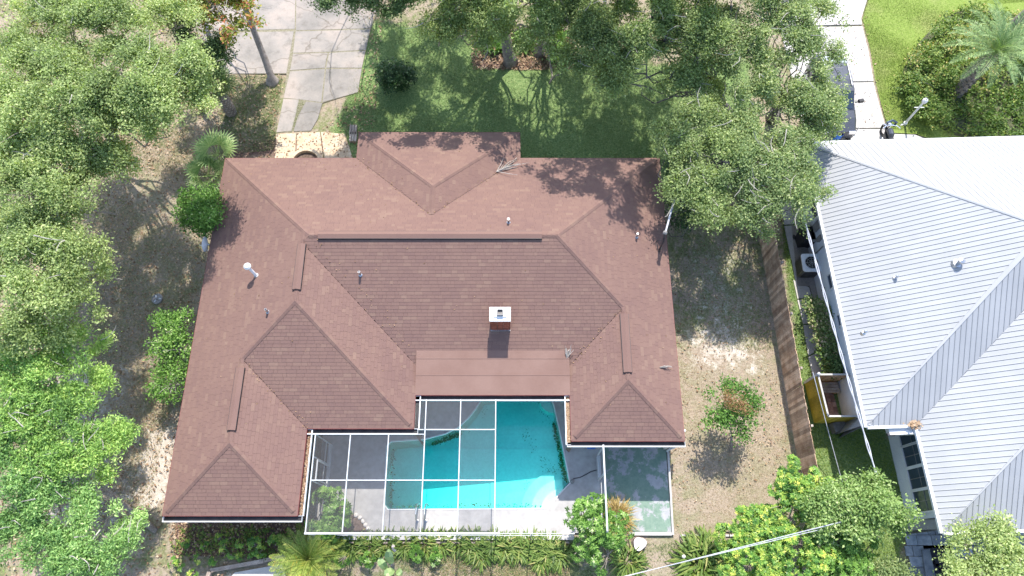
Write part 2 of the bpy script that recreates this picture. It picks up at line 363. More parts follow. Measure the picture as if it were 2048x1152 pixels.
L['grass'] = leafmat('grass_blade', [(0, (.07,.11,.04)), (.5, (.17,.22,.085)), (1, (.36,.38,.20))], .3, .6, .15)
L['grass_n'] = leafmat('bright_grass_blade', [(0, (.12,.19,.03)), (.5, (.19,.26,.05)), (1, (.29,.33,.11))], .3, .6, .15)
L['grass_dry'] = leafmat('dry_grass_blade', [(0, (.22,.17,.08)), (.6, (.40,.31,.18)), (1, (.52,.43,.28))], .2, .7, .15)
L['ivy'] = leafmat('bed_leaf', [(0, (0.062,0.124,0.023)), (.5, (0.139,0.217,0.046)), (.9, (0.294,0.342,0.077)), (1, (0.513,0.387,0.155))], .3)
# ------------------------------------------------------------------ ground
POOL_PX = [(782,884),(850,879),(892,868),(916,856),(936,838),(952,818),(966,795),(1020,786),(1098,786),(1107,812),(1116,850),(1124,890),(1132,930),(1139,966),(1124,981),(1110,996),(1097,1016),(940,1017),(776,1018),(770,1010),(771,960),(774,892)]
POOL = GP(POOL_PX, .08)
NPOOL = GP([(1847,1097),(1893,1094),(1905,1110),(1918,1140),(1925,1200),(1862,1200)], .05)
def build_ground():
    xs = np.arange(-38, 38.01, .3); ys = np.arange(-12, 42.01, .3)
    X, Y = np.meshgrid(xs, ys); P = np.stack([X.ravel(), Y.ravel()], 1); nx, ny = len(xs), len(ys)
    def w(px, soft, raw=False):
        d = pdist(P, px if raw else GP(px)); return np.clip(d / soft + .5, 0, 1)
    lawn = w([(735,40),(960,70),(1180,120),(1330,130),(1500,120),(1530,380),(1320,400),(1040,380),(690,380),(650,300),(690,200)], 1.2)
    lawn = np.maximum(lawn, .30*w([(1345,440),(1520,440),(1545,690),(1360,690)], 1.5))
    lawn = np.maximum(lawn, .9*w([(1560,430),(1640,430),(1830,1040),(1760,1200),(1650,1200),(1600,800)], .8))
    lawn = np.maximum(lawn, .55*w([(520,1075),(1180,1075),(1180,1130),(520,1130)], .6))
    sand = .75*w([(300,850),(365,850),(335,1010),(255,1020),(270,930)], .9)
    sand = np.maximum(sand, .36*w([(1350,470),(1510,470),(1540,690),(1360,690)], 2.0)); sand = np.maximum(sand, .55*w([(1365,640),(1460,600),(1540,700),(1530,760),(1370,750)], 2.0))
    sand = np.maximum(sand, .5*w([(40,700),(300,700),(300,1100),(40,1100)], 2.5))
    sand = np.maximum(sand, .45*w([(460,1128),(700,1128),(700,1180),(420,1180)], .6))
    mul = w([(352,1030),(610,1030),(610,1108),(560,1118),(345,1112)], .3)
    mul = np.maximum(mul, w([(945,70),(1140,70),(1150,135),(1040,140),(950,135)], .6))
    mul = np.maximum(mul, .9*w([(700,265),(660,318),(560,330),(470,330),(430,330),(430,300),(560,260)], 1.2)*.7)
    mul = np.maximum(mul, .12*w([(0,0),(380,60),(430,250),(250,420),(180,640),(0,680)], 3))
    green = .72 - .3*w([(180,260),(430,260),(420,480),(330,850),(300,1060),(200,1060),(170,600)], 2.) - .42*w([(1350,690),(1600,690),(1600,1200),(1250,1200),(1250,1070),(1350,1060)], 2.)
    idx = np.arange(nx*ny).reshape(ny, nx)
    F = np.stack([idx[:-1,:-1].ravel(), idx[:-1,1:].ravel(), idx[1:,1:].ravel(), idx[1:,:-1].ravel()], 1)
    c = P[F].mean(1)
    keep = (pdist(c, POOL) < -.02) | (c[:, 0] > 30); keep &= ~((pdist(c, POOL) > -.32)); keep &= ~(pdist(c, NPOOL) > -.3)
    F = F[keep]
    Z = .03*np.sin(P[:,0]*.7)*np.cos(P[:,1]*.5) - .03
    Z[(P[:,0] > -9) & (P[:,0] < 9)] = -.02
    o = mk('ground', np.column_stack([P, Z]), F, M['ground'], smooth=True, kind='structure')
    for nm, v in (('lawn', lawn), ('sand', sand), ('mulch', mul), ('green', green)):
        a = o.data.attributes.new(nm, 'FLOAT', 'POINT'); a.data.foreach_set('value', v.astype(np.float32))
    # the land beyond, out to the horizon
    r = MB(); B = 400; x0, x1, y0, y1 = -37.9, 37.9, -11.9, 41.9
    for a, b, c2, d in ((-B,B,-B,y0),(-B,B,y1,B),(-B,x0,y0,y1),(x1,B,y0,y1)):
        r.add([(a,c2,-.05),(b,c2,-.05),(b,d,-.05),(a,d,-.05)], [(0,1,2,3)])
    r.obj('far_ground', M['ground'], kind='structure')
build_ground()

def slab_set(name, polys, m, z=.03, gap=.02, kind='structure', piece='slab'):
    cen = np.mean([p for q in polys for p in q], axis=0)
    root = thing(name, None, None, (cen[0], cen[1], 0)); root['kind'] = kind
    for q in polys:
        c = np.mean(q, axis=0); qq = []
        for p in q:
            d = np.array(c) - p; L_ = np.linalg.norm(d); qq.append(tuple(np.array(p) + d / L_ * gap))
        MB().prism(qq, -.08, z + random.uniform(-.006, .006)).obj(piece, m, root)
    return root
slab_set('driveway', [GP(q) for q in (
    [(330,-60),(592,-60),(590,58),(400,64)], [(592,-60),(775,-60),(742,57),(592,61)],
    [(400,67),(588,63),(573,147),(430,148)], [(591,63),(740,59),(732,100),(658,104),(586,106)],
    [(586,108),(656,106),(650,136),(580,141)], [(658,106),(731,102),(724,136),(652,136)],
    [(580,143),(650,138),(643,205),(607,200),(567,196)], [(652,138),(724,138),(716,185),(645,205)],
    [(567,198),(598,199),(592,230),(583,262),(553,265)], [(612,203),(645,206),(636,238),(622,262),(587,263),(596,232)])], M['drive'], .018, .011)
MB().prism(GP([(330,-60),(775,-60),(742,57),(724,136),(716,185),(645,206),(622,262),(553,265),(567,196),(573,148),(430,148)]), -.1, .006).obj('drive_base', M['mulch_pale'], kind='structure')
slab_set('entry_pad', [GP(q) for q in ([(553,268),(592,266),(590,345),(548,345)], [(594,266),(640,264),(650,345),(592,345)],
    [(642,264),(690,268),(715,345),(652,345)])], M['pad'], .022, .01)
slab_set('neighbour_driveway', [GP(q) for q in (
    [(1540,-60),(1748,-60),(1733,4),(1722,38),(1724,50),(1560,52)], [(1560,55),(1725,53),(1736,98),(1747,163),(1585,164)],
    [(1585,166),(1747,165),(1758,208),(1772,256),(1607,257)], [(1607,259),(1772,258),(1784,268),(1830,270),(1862,282),(1900,330),(1620,330)])], M['concrete_pale'], .03, .015)
slab_set('side_walk', [GP(q) for q in (
    [(1555,380),(1592,380),(1603,448),(1568,450)], [(1568,452),(1604,450),(1618,572),(1595,572),(1590,560),(1583,525)], [(1586,560),(1618,575),(1624,596),(1594,598)],
    [(1594,600),(1614,599),(1626,648),(1606,648)], [(1606,650),(1627,650),(1640,700),(1616,712)], [(1616,714),(1640,702),(1655,768),(1630,776)])], M['concrete_pale'], .03, .012)
MB().prism(GP([(1583,452),(1625,452),(1648,598),(1626,598),(1618,573),(1594,572)]), -.05, .05).obj('equipment_pad', M['concrete'], kind='structure')

# neighbour's lawn: crisp mown edge beside the driveway
NL = GP([(1748,-70),(1736,4),(1725,38),(1740,98),(1751,163),(1762,208),(1776,256),(1788,266),(1832,268),(1866,280),(1930,330),(2500,330),(2500,-70)])
V2 = [(x, y, .012) for x, y in NL]
mk('neighbour_lawn', V2, [tuple(t) for t in tessellate_polygon([[Vector(v) for v in V2]])], M['lawn'], kind='structure')

# ------------------------------------------------------------------ pool, deck, patio
def fan_holes(outer, holes, z):
    loops = [[Vector((x, y, z)) for x, y in l] for l in [outer] + holes]
    V = [tuple(v) for l in loops for v in l]; return V, [tuple(t) for t in tessellate_polygon(loops)]
DECK = [(-8.02,1.22),(2.45,1.22),(2.45,1.3),(3.82,1.3),(3.82,6.5),(3.82,9),(-8.02,9)]
DZ = .10
V, Fc = fan_holes(DECK, [POOL], DZ)
nb_ = len(V)
n = len(DECK)
V += [(x, y, -.1) for x, y in DECK]; Fc += [(i, (i+1) % n, nb_+(i+1) % n, nb_+i) for i in range(n)]
deck = mk('pool_deck', V, Fc, M['deckpaint'], kind='structure')
def ring(poly, w, z0, z1, name, m, **k):
    n = len(poly); P = np.array(poly); c = P.mean(0); out = []
    for i in range(n):
        t = P[(i+1) % n] - P[i-1]; nn = np.array([t[1], -t[0]]); nn /= np.linalg.norm(nn) + 1e-9
        a_ = P[i] + nn*w
        out.append(a_)
    b = MB(); V = [(*p, z0) for p in P] + [(*p, z1) for p in P] + [(*p, z1) for p in out] + [(*p, z0) for p in out]
    F = []
    for i in range(n):
        j = (i+1) % n
        F += [(i, j, n+j, n+i), (n+i, n+j, 2*n+j, 2*n+i), (2*n+i, 2*n+j, 3*n+j, 3*n+i)]
    return mk(name, V, F, m, **k)
pool = thing('swimming_pool', 'turquoise free form swimming pool set in the pale deck behind the house', 'swimming pool', (*np.mean(POOL, axis=0), 0))
area = sum(POOL[i][0]*POOL[(i+1) % len(POOL)][1] - POOL[(i+1) % len(POOL)][0]*POOL[i][1] for i in range(len(POOL)))
ring(POOL if area > 0 else POOL[::-1], .05, DZ+.001, DZ+.016, 'coping', M['coping'], parent=pool)
def pz(x, y): return -1.25 - .55*np.clip((0.8 - x)/6, 0, 1) + .35*np.clip((x + .5)/2.5, 0, 1)
Vw = [(x, y, DZ) for x, y in POOL] + [(x, y, pz(x, y)) for x, y in POOL]; k = len(POOL)
fl = [tuple(i + k for i in t) for t in tessellate_polygon([[Vector((x, y, 0)) for x, y in POOL]])]
mk('basin', Vw, [(i, (i+1) % k, k+(i+1) % k, k+i) for i in range(k)] + fl, M['pool_plaster'], pool)
MB().prism(POOL, -2.4, -.02).obj('water', M['water'], pool)
cs = G(1128, 1022, 0)[:2]
for r, zt in ((1.75, -.92), (1.33, -.66), (.93, -.40)):
    arc = [tuple(cs + r*np.array([math.cos(a), math.sin(a)])) for a in np.linspace(PI*.50, PI*1.04, 14)]
    MB().prism(arc + [tuple(cs + np.array([.15,-.15]))], -1.6, zt).obj('step', M['pool_plaster'], pool)
cb = G(1108, 795, 0)[:2]
MB().prism([tuple(cb + .60*np.array([math.cos(a), math.sin(a)])) for a in np.linspace(PI*.8, PI*1.75, 14)], -1.6, -.4).obj('bench_seat', M['pool_plaster'], pool)
# algae along the walls and scattered leaves at the bottom
algm = leafmat('algae', [(0, (.02,.10,.03)), (1, (.05,.2,.06))], 0, .9)
def quads_at(C, A, B):
    n = len(C); V = np.stack([C-A-B, C+A-B, C+A+B, C-A+B], 1).reshape(-1, 3); return V, np.arange(4*n).reshape(n, 4)
def spots(n, size, zoff, polyfilter):
    P = np.column_stack([rng.uniform(-5.2, 2.4, n*4), rng.uniform(2.2, 7, n*4)]); d = pdist(P, POOL); P = P[(d > .06)]; P = polyfilter(P)[:n]
    z = pz(P[:, 0], P[:, 1]) + zoff; a = rng.uniform(0, 2*PI, len(P)); s = rng.uniform(.4, 1.3, len(P))*size
    A = np.stack([np.cos(a)*s, np.sin(a)*s, 0*a], 1); B = np.stack([-np.sin(a)*s*.6, np.cos(a)*s*.6, 0*a], 1)
    return quads_at(np.column_stack([P, z]), A, B) + (rng.random(len(P)),)
def clusterf(P):
    v = np.sin(P[:,0]*2.1+1)*np.sin(P[:,1]*2.7) + .6*np.sin(P[:,0]*5.3+P[:,1]*3.1) + rng.normal(0, .35, len(P)); return P[v > .75]
V, F_, r_ = spots(900, .017, .02, clusterf)
mk('sunken_debris', V, F_, algm, pool, rnd=r_, kind='stuff')
q = []
for (ax, ay, bx_, by_, n) in ((1112,835,1139,964,420), (856,884,915,860,330), (778,890,774,1010,70), (780,1014,1090,1014,160)):
    t = rng.random(n)**.9; p = np.array([G(ax + (bx_-ax)*u, ay + (by_-ay)*u, 0) for u in t]); q.append(p)
p = np.concatenate(q); inw = np.array(np.mean(POOL, axis=0)); d = np.column_stack([inw - p[:, :2], 0*p[:, 0]]); d /= np.linalg.norm(d, axis=1)[:, None]
p = p + d*(.05 + np.abs(rng.normal(0, .07, len(p))))[:, None]; p[:, 2] = rng.uniform(-.9, -.15, len(p))
a = rng.uniform(0, 2*PI, len(p)); s = rng.uniform(.01, .038, len(p))
V, F_ = quads_at(p, np.stack([np.cos(a)*s, np.sin(a)*s, .3*s], 1), np.stack([-np.sin(a)*s*.6, np.cos(a)*s*.6, s*.3], 1))
mk('algae', V, F_, algm, pool, rnd=rng.random(len(p)), kind='stuff')
# handrails
lad = thing('pool_ladder', 'pair of curved metal grab rails at the near edge of the pool', 'pool ladder', G(845, 1035, DZ))
for px in (835, 852):
    b0 = G(px, 1042, DZ); zz = [0, .5, .72, .66, .35, -.2, -.5]; yy = [0, .03, .22, .45, .62, .68, .66]
    MB().tube([(b0[0], b0[1]+y, DZ+z) for y, z in zip(yy, zz)], .03, 8).lathe((b0[0], b0[1], DZ), [(.06,.001),(.06,.025),(.03,.03)], 10).obj('grab_rail', M['steel'], lad)
# east patio with peeling paint
patio = MB().prism([(3.84,1.34),(6.44,1.34),(6.52,6.2),(3.84,6.2)], -.1, .085).obj('patio', M['patio'], kind='structure')
kerb = MB().prism([(6.45,1.22),(6.53,1.22),(6.62,4.9),(6.53,4.9)], -.1, .14).prism([(3.9,1.2),(6.44,1.2),(6.44,1.33),(3.9,1.33)], -.1, .125)
kerb.top('patio_kerb', 'low whitish kerb along two sides of the flaking green patio', 'kerb', M['concrete_pale'])
w_ = MB().box(-8.2, 2.5, 1.03, 1.2, -.15, .17); w_.top('deck_wall', 'low pale stem wall along the planted side of the pool deck', 'low wall', M['concrete_pale'])
MB().box(-6.9, 2.3, .90, .97, -.05, .07).top('bed_edging', 'thin grey edging strip running below the low pool deck wall', 'edging', M['wood_grey'])
MB().box(6.8, 9.6, 1.16, 1.24, -.05, .06).top('yard_edging', 'thin pale edging line between dry yard and back planting', 'edging', M['concrete_pale'])

# ------------------------------------------------------------------ main house
EH, PT = 2.75, 5/12.
RECTS = [(-12.97,6.66,7.5,17.2), (-12.97,-3.82,5.01,17.2), (-12.97,-7.96,1.78,12.0), (2.29,6.66,4.53,17.2), (-7.03,.365,10.0,18.58)]
def env(x, y):
    h = np.full(np.broadcast(x, y).shape, -9.)
    for x0, x1, y0, y1 in RECTS:
        d = np.minimum(np.minimum(x-x0, x1-x), np.minimum(y-y0, y1-y)); h = np.maximum(h, np.where(d >= -1e-6, d, -9))
    return EH + PT*h
PLANES = [('W',-12.97),('E',6.66),('N',17.2),('S',7.5),('S',5.01),('E',-3.82),('S',1.78),('E',-7.96),('W',2.29),('S',4.53),('N',18.58),('W',-7.03),('E',.365)]
house = thing('house', 'brown shingled hip roof house with pool at the centre', 'house', (-3, 9, 0))
def pxy(side, c, s, u):
    if side == 'S': return u, c + s
    if side == 'N': return u, c - s
    if side == 'W': return c + s, u
    return c - s, u
US = np.arange(-14, 20, .02)
def intervals(side, c, s):
    x, y = pxy(side, c, np.full_like(US, s), US)
    a = np.abs(env(x, y) - (EH + PT*s)) < 2e-3
    if side == 'S' and c == 7.5: a &= ~((y < 8.05) & (x > -3.83) & (x < 2.30))
    e = np.flatnonzero(np.diff(np.r_[0, a.astype(int), 0])); r = []
    for i in range(0, len(e), 2):
        if e[i+1] - e[i] > 2: r.append((US[e[i]], US[min(e[i+1], len(US)-1)] - .02))
    return r
tabs = []; deckV = []; deckF = []
CR = .132; TH = .011
for side, c in PLANES:
    k = 0
    while True:
        s0, s1 = k*CR, (k+1)*CR; k += 1
        if s0 > 5.2: break
        mid = intervals(side, c, (s0+s1)/2)
        if not mid: continue
        lo, hi = intervals(side, c, s0 + .004), intervals(side, c, s1 - .004)
        if len(lo) != len(mid): lo = mid
        if len(hi) != len(mid): hi = mid
        for (m0, m1), (l0, l1), (h0, h1) in zip(mid, lo, hi):
            if abs(l0-m0) > .3 or abs(l1-m1) > .3: l0, l1 = m0, m1
            if abs(h0-m0) > .3 or abs(h1-m1) > .3: h0, h1 = m0, m1
            P = lambda s, u, dz: (*pxy(side, c, s, u), EH + PT*s + dz)
            b = len(deckV); deckV += [P(s0, l0, -.012), P(s0, l1, -.012), P(s1, h1, -.012), P(s1, h0, -.012)]; deckF.append((b, b+1, b+2, b+3))
            cuts = [0.]; L_ = max(m1 - m0, .05); u = random.uniform(.05, .3)
            while u < L_ - .06: cuts.append(u); u += random.choice((.16, .24, .3, .33, .4))
            cuts.append(L_)
            g = .003
            for a0, a1 in zip(cuts[:-1], cuts[1:]):
                lift = TH
                def cl(v, lo_, hi_, first, last): return lo_ if first else hi_ if last else min(max(v, lo_), hi_)
                fa, lb = a0 == 0, a1 == L_
                b0_, b1_ = cl(m0+a0, l0, l1, fa, False) + (0 if fa else g), cl(m0+a1, l0, l1, False, lb) - (0 if lb else g)
                t0_, t1_ = cl(m0+a0, h0, h1, fa, False) + (0 if fa else g), cl(m0+a1, h0, h1, False, lb) - (0 if lb else g)
                q = [P(s0, b0_, lift), P(s0, max(b1_, b0_), lift), P(s1+.01, max(t1_, t0_), .002), P(s1+.01, t0_, .002), P(s0, b0_, -.004), P(s0, max(b1_, b0_), -.004)]
                tabs.append((q, random.random()))
roof = mk('roof', deckV, deckF, M['underlay'], house)
def tabF(b): return [(b, b+1, b+2, b+3), (b+4, b+5, b+1, b)]
Q = np.array([t[0] for t in tabs]); sx, sy = PJ(Q[:, :4])
ar = np.abs((sx[:,2]-sx[:,0])*(sy[:,3]-sy[:,1]) - (sx[:,3]-sx[:,1])*(sy[:,2]-sy[:,0]))/2
order = np.argsort(-ar); big = order[:290]; rest = order[290:]
V = Q[rest].reshape(-1, 3); n = len(rest); bse = np.arange(n)*6
F_ = np.stack([np.stack([bse, bse+1, bse+2, bse+3], 1), np.stack([bse+4, bse+5, bse+1, bse], 1)], 1).reshape(-1, 4)
mk('shingles', V, F_, M['shingle'], roof, rnd=np.repeat([tabs[i][1] for i in rest], 2), kind='stuff')
for i in big: mk('shingle', tabs[i][0], tabF(0), M['shingle'], roof, rnd=[tabs[i][1]]*2)
# hip and ridge caps
b = MB(); rc = []
def capline(p, q):
    p = np.array(p, float); q = np.array(q, float); L_ = np.linalg.norm(q-p); n_ = max(1, int(L_/.2)); d = (q-p)/L_; pr = np.array([-d[1], d[0]])*.10
    for i in range(n_):
        a, e = p + d*(L_*i/n_), p + d*(L_*(i+1)/n_ + .02)
        rows = []
        for t, up_ in ((a, .045), (e, .028)):
            rows.append([(*(t+pr*k_), float(env(*(t+pr*k_))) + (up_ if k_ == 0 else up_*.6)) for k_ in (-1, 0, 1)])
        b.add(rows[0] + rows[1], [(0,1,4,3), (1,2,5,4)]); rc.extend([random.random()]*2)
NV = 170; ln_ = [((-8.12,12.35),(-3.83,8.06)), ((-10.465,7.515),(-7.96,5.01)), ((4.475,9.685),(2.29,7.5)), ((-7.03,17.2),(-3.33,13.5)), ((.365,17.2),(-3.33,13.5))]
C_ = []
for k in range(NV):
    (ax, ay), (bx_, by_) = ln_[k % 5]; t = rng.random(); x, y = ax+(bx_-ax)*t+rng.normal(0,.10), ay+(by_-ay)*t+rng.normal(0,.10); C_.append((x, y, float(env(x, y))+.03))
for k in range(150):
    x, y = rng.uniform(-12.8, 6.5), rng.uniform(5, 18.4); z = float(env(x, y))
    if z > EH and not (-3.83 < x < 2.3 and y < 8.1): C_.append((x, y, z+.025))
C_ = np.array(C_); a = rng.uniform(0, PI, len(C_)); s_ = rng.uniform(.012, .032, len(C_))
V, F_ = quads_at(C_, np.stack([np.cos(a)*s_, np.sin(a)*s_, 0*a], 1), np.stack([-np.sin(a)*s_*.5, np.cos(a)*s_*.5, .25*s_], 1))
mk('roof_litter', V, F_, L['litter'], rnd=.7*rng.random(len(C_)), kind='stuff')
for p, q in (((-12.97,17.2),(-8.12,12.35)), ((-8.12,12.35),(1.81,12.35)), ((6.66,17.2),(1.81,12.35)), ((1.81,12.35),(4.475,9.685)), ((4.475,9.685),(4.475,6.715)),
             ((4.475,6.715),(2.29,4.53)), ((4.475,6.715),(6.66,4.53)), ((-8.395,12.6),(-8.395,9.585)), ((-8.395,9.585),(-3.82,5.01)), ((-8.395,9.585),(-10.465,7.515)),
             ((-10.465,7.515),(-10.465,4.285)), ((-10.465,4.285),(-12.97,1.78)), ((-10.465,4.285),(-7.96,1.78)), ((-7.03,18.58),(-3.33,14.88)), ((.365,18.58),(-3.33,14.88)), ((-3.33,14.88),(-3.33,13.55))):
    capline(p, q)
b.obj('ridge_cap', M['shingle'], roof, rnd=rc, kind='stuff')
# shingle-over ridge vents
def vent(p, q, w=.16):
    p = np.array(p, float); q = np.array(q, float); d = (q-p)/np.linalg.norm(q-p); pr = np.array([-d[1], d[0]])*w; m = MB()
    V = []
    for t in (p, q):
        for k_ in (-1, 0, 1):
            xy = t + pr*k_; V.append((*xy, float(env(*xy)) + .105)); V.append((*xy, float(env(*xy)) + .02))
    m.add(V, [(0,2,8,6), (2,4,10,8), (0,6,7,1), (4,5,11,10), (0,1,3,2), (2,3,5,4), (6,8,9,7), (8,10,11,9)])
    o = mk('ridge_vent', m.V, m.F, M['shingle'], roof, rnd=[.45]*8)
    e = MB()
    for sgn in (-1, 1):
        a_ = p + pr*sgn*1.04; c_ = q + pr*sgn*1.04
        e.bar((*a_, float(env(*a_))+.06), (*c_, float(env(*c_))+.06), .014, .085)
    mk('vent_grille', e.V, e.F, M['black'], roof)
vent((-7.75,12.35), (1.2,12.35)); vent((-8.395,12.0), (-8.395,10.05)); vent((-10.465,7.15), (-10.465,4.75)); vent((4.475,9.4), (4.475,7.0))
# low-slope porch roof
f = MB().add([(-3.83,6.33,2.76),(2.30,6.33,2.76),(2.30,8.08,3.0),(-3.83,8.08,3.0),(-3.83,6.33,2.66),(2.30,6.33,2.66)], [(0,1,2,3),(4,5,1,0)])
pr_ = f.obj('porch_roof', M['membrane'], house)
for yy in (7.12, 7.78): MB().obox((-.765, yy, 2.76+(yy-6.33)*.137+.006), (3.06,0,0), (0,.035,.005), (0,0,.006)).obj('membrane_lap', M['membrane'], pr_)
# soffit, fascia, walls
outl = [(-12.97,17.2),(-7.03,17.2),(-7.03,18.58),(.365,18.58),(.365,17.2),(6.66,17.2),(6.66,4.53),(2.29,4.53),(2.29,6.33),(-3.82,6.33),(-3.82,5.01),(-7.96,5.01),(-7.96,1.78),(-12.97,1.78)]
V = [(x, y, EH-.19) for x, y in outl]; mk('soffit', V, [tuple(t) for t in tessellate_polygon([[Vector(v) for v in V]])], M['white'], house)
for (a_, c_) in zip(outl, outl[1:] + outl[:1]):
    a_ = np.array(a_); c_ = np.array(c_); d = (c_-a_)/np.linalg.norm(c_-a_)
    MB().bar((*(a_), EH-.09), (*(c_), EH-.09), .03, .2).obj('fascia', M['brown_trim'], house)
def inset(poly, d):
    n = len(poly); P = np.array(poly, float); ar_ = sum(P[i][0]*P[(i+1) % n][1]-P[(i+1) % n][0]*P[i][1] for i in range(n)); s_ = 1 if ar_ > 0 else -1; r = []
    for i in range(n):
        d0 = P[i]-P[i-1]; d1 = P[(i+1) % n]-P[i]; d0 /= np.linalg.norm(d0); d1 /= np.linalg.norm(d1)
        n0 = np.array([-d0[1], d0[0]])*s_; n1 = np.array([-d1[1], d1[0]])*s_; r.append(tuple(P[i] + (n0+n1)*d))
    return r
wl = inset(outl, .55); n = len(wl)
mk('wall', [(x, y, -.05) for x, y in wl] + [(x, y, EH-.2) for x, y in wl], [(i, (i+1) % n, n+(i+1) % n, n+i) for i in range(n)], M['stucco'], house)
def wall_window(x, y, nx_, ny_, w, h, z, name='window'):
    t = np.array([-ny_, nx_, 0.]); nn = np.array([nx_, ny_, 0.]); c_ = np.array([x, y, z])
    fr = MB()
    for s_ in (-1, 1):
        fr.obox(c_ + t*s_*(w/2-.03) + nn*.02, t*.03, nn*.03, (0,0,h/2)); fr.obox(c_ + np.array([0,0,s_*(h/2-.03)]) + nn*.02, t*(w/2-.06), nn*.03, (0,0,.03))
    fr.obox(c_ + nn*.02, t*.02, nn*.025, (0,0,h/2-.06))
    o = fr.obj(name, M['white'], house)
    MB().obox(c_ + nn*.012, t*(w/2-.06), nn*.004, (0,0,h/2-.06)).obj('pane', M['glass_dark'], o)
for x, y, a_, c_, w, h, z in ((-11.3,2.33,0,-1,1.4,1.2,1.5),(-9.3,2.33,0,-1,1.2,1.2,1.5),(-8.51,3.4,1,0,1.8,2.0,1.1),(-6,5.56,0,-1,2.2,2.05,1.12),(-.8,6.88,0,-1,3.2,2.05,1.12),(4.5,5.08,0,-1,1.8,1.3,1.4),
                              (6.11,8,1,0,1.2,1.2,1.5),(6.11,13,1,0,1.4,1.2,1.5),(-12.42,5,-1,0,1.2,1.2,1.5),(-12.42,13,-1,0,1.4,1.2,1.5),(-10.5,16.65,0,1,1.6,1.2,1.5),(4,16.65,0,1,1.6,1.2,1.5),(-1.5,18.03,0,1,1.8,1.2,1.5)):
    wall_window(x, y, a_, c_, w, h, z)
wall_window(-5.2, 18.03, 0, 1, 1.0, 2.05, 1.05, 'door')
# white gutters
def gutter(p, q, nrm, gw=.17):
    p = np.array([*p, EH-.12]); q = np.array([*q, EH-.12]); nn = np.array([*nrm, 0.]); d = (q-p)/np.linalg.norm(q-p); m = MB(); p = p+nn*.017; q = q+nn*.017
    m.obox((p+q)/2 + nn*gw/2 + np.array([0,0,-.06]), (q-p)/2, nn*gw/2, (0,0,.004))
    m.obox((p+q)/2 + nn*(gw+.010), (q-p)/2, nn*.018, (0,0,.07)); m.obox((p+q)/2 + nn*(gw+.0), (q-p)/2, nn*.035, (0,0,.004)) if False else None
    for e in (p, q): m.obox(e + nn*gw/2, d*.005, nn*gw/2, (0,0,.062))
    o = m.obj('gutter', M['white'], house)
    MB().obox((p+q)/2 + nn*gw/2 + np.array([0,0,-.045]), (q-p)/2 - d*.01, nn*(gw/2-.006), (0,0,.008)).obj('gutter_shade', M['black'], o)  # near-black strip paints the roof edge's shade into the white trough
    return o
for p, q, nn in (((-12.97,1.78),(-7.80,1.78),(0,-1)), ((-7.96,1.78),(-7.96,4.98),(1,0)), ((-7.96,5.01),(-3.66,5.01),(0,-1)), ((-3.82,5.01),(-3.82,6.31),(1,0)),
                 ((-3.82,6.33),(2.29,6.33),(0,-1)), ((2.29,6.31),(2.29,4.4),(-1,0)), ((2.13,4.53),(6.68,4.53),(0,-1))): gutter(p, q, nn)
C_ = np.column_stack([rng.uniform(2.12, 2.27, 900), rng.uniform(4.5, 6.3, 900), rng.uniform(EH-.165, EH-.13, 900)])
a = rng.uniform(0, PI, 900); s = rng.uniform(.008, .022, 900)
V, F_ = quads_at(C_, np.stack([np.cos(a)*s, np.sin(a)*s, s*.2], 1), np.stack([-np.sin(a)*s, np.cos(a)*s, -s*.2], 1)); mk('gutter_grit', V, F_, L['litter'], house, rnd=.5+.5*rng.random(900), kind='stuff')
C_ = np.column_stack([rng.uniform(-7.93, -7.8, 700), rng.uniform(1.8, 4.95, 700), np.full(700, EH-.155)]); a = rng.uniform(0, PI, 700); s = rng.uniform(.01, .03, 700)
V, F_ = quads_at(C_, np.stack([np.cos(a)*s, np.sin(a)*s, s*.2], 1), np.stack([-np.sin(a)*s, np.cos(a)*s, -s*.2], 1)); mk('gutter_grit', V, F_, L['litter'], house, rnd=rng.random(700), kind='stuff')
# chimney of single bricks, pale cap, flue
CX0, CX1, CY0, CY1, CT = -.82, -.10, 8.86, 9.34, 4.42
ch = MB().box(CX0+.012, CX1-.012, CY0+.012, CY1-.012, 3.0, CT).obj('chimney', M['mortar'], house)
BL, BH = .21, .075
bm1 = MB().obox((0,0,0), (BL/2-.006,0,0), (0,.03,0), (0,0,BH/2-.006)); bo0 = None
k = 0; z = 3.22
while z < CT - .05:
    off = (k % 2)*BL/2
    for (x0, y0, dx, dy, L_) in ((CX0, CY0, 1, 0, CX1-CX0), (CX1, CY0, 0, 1, CY1-CY0), (CX0, CY1, 1, 0, CX1-CX0), (CX0, CY0, 0, 1, CY1-CY0)):
        nb2 = int(L_/BL + .3)
        for j in range(nb2):
            u = (j + .5)*L_/nb2; sc = L_/nb2/BL
            if bo0 is None: o = bo0 = mk('brick', bm1.V, bm1.F, M['brick'])
            else: o = bo0.copy(); COL.objects.link(o)
            o.parent = ch; o.location = tuple(np.array([x0+dx*u, y0+dy*u, z]) - worg(ch)); o.rotation_euler = (0, 0, PI/2 if dy else 0); o.scale = (sc, 1, 1)
    z += BH; k += 1
cap = MB().box(CX0-.05, CX1+.05, CY0-.05, CY1+.05, CT, CT+.07).box(CX0+.12, CX1-.12, CY0+.1, CY1-.08, CT+.07, CT+.13)
cap.obj('chimney_cap', M['white'], house)
fx = (CX0+CX1)/2; fy = (CY0+CY1)/2 + .02
fl_ = MB().box(fx-.12, fx+.12, fy-.12, fy-.09, CT+.13, CT+.26).box(fx-.12, fx+.12, fy+.09, fy+.12, CT+.13, CT+.26).box(fx-.12, fx-.09, fy-.09, fy+.09, CT+.13, CT+.26).box(fx+.09, fx+.12, fy-.09, fy+.09, CT+.13, CT+.26).box(fx-.09, fx+.09, fy-.09, fy+.09, CT+.13, CT+.17)
fl_.obj('flue', M['grey'], house)
zc = lambda y: EH + PT*(y-7.5)
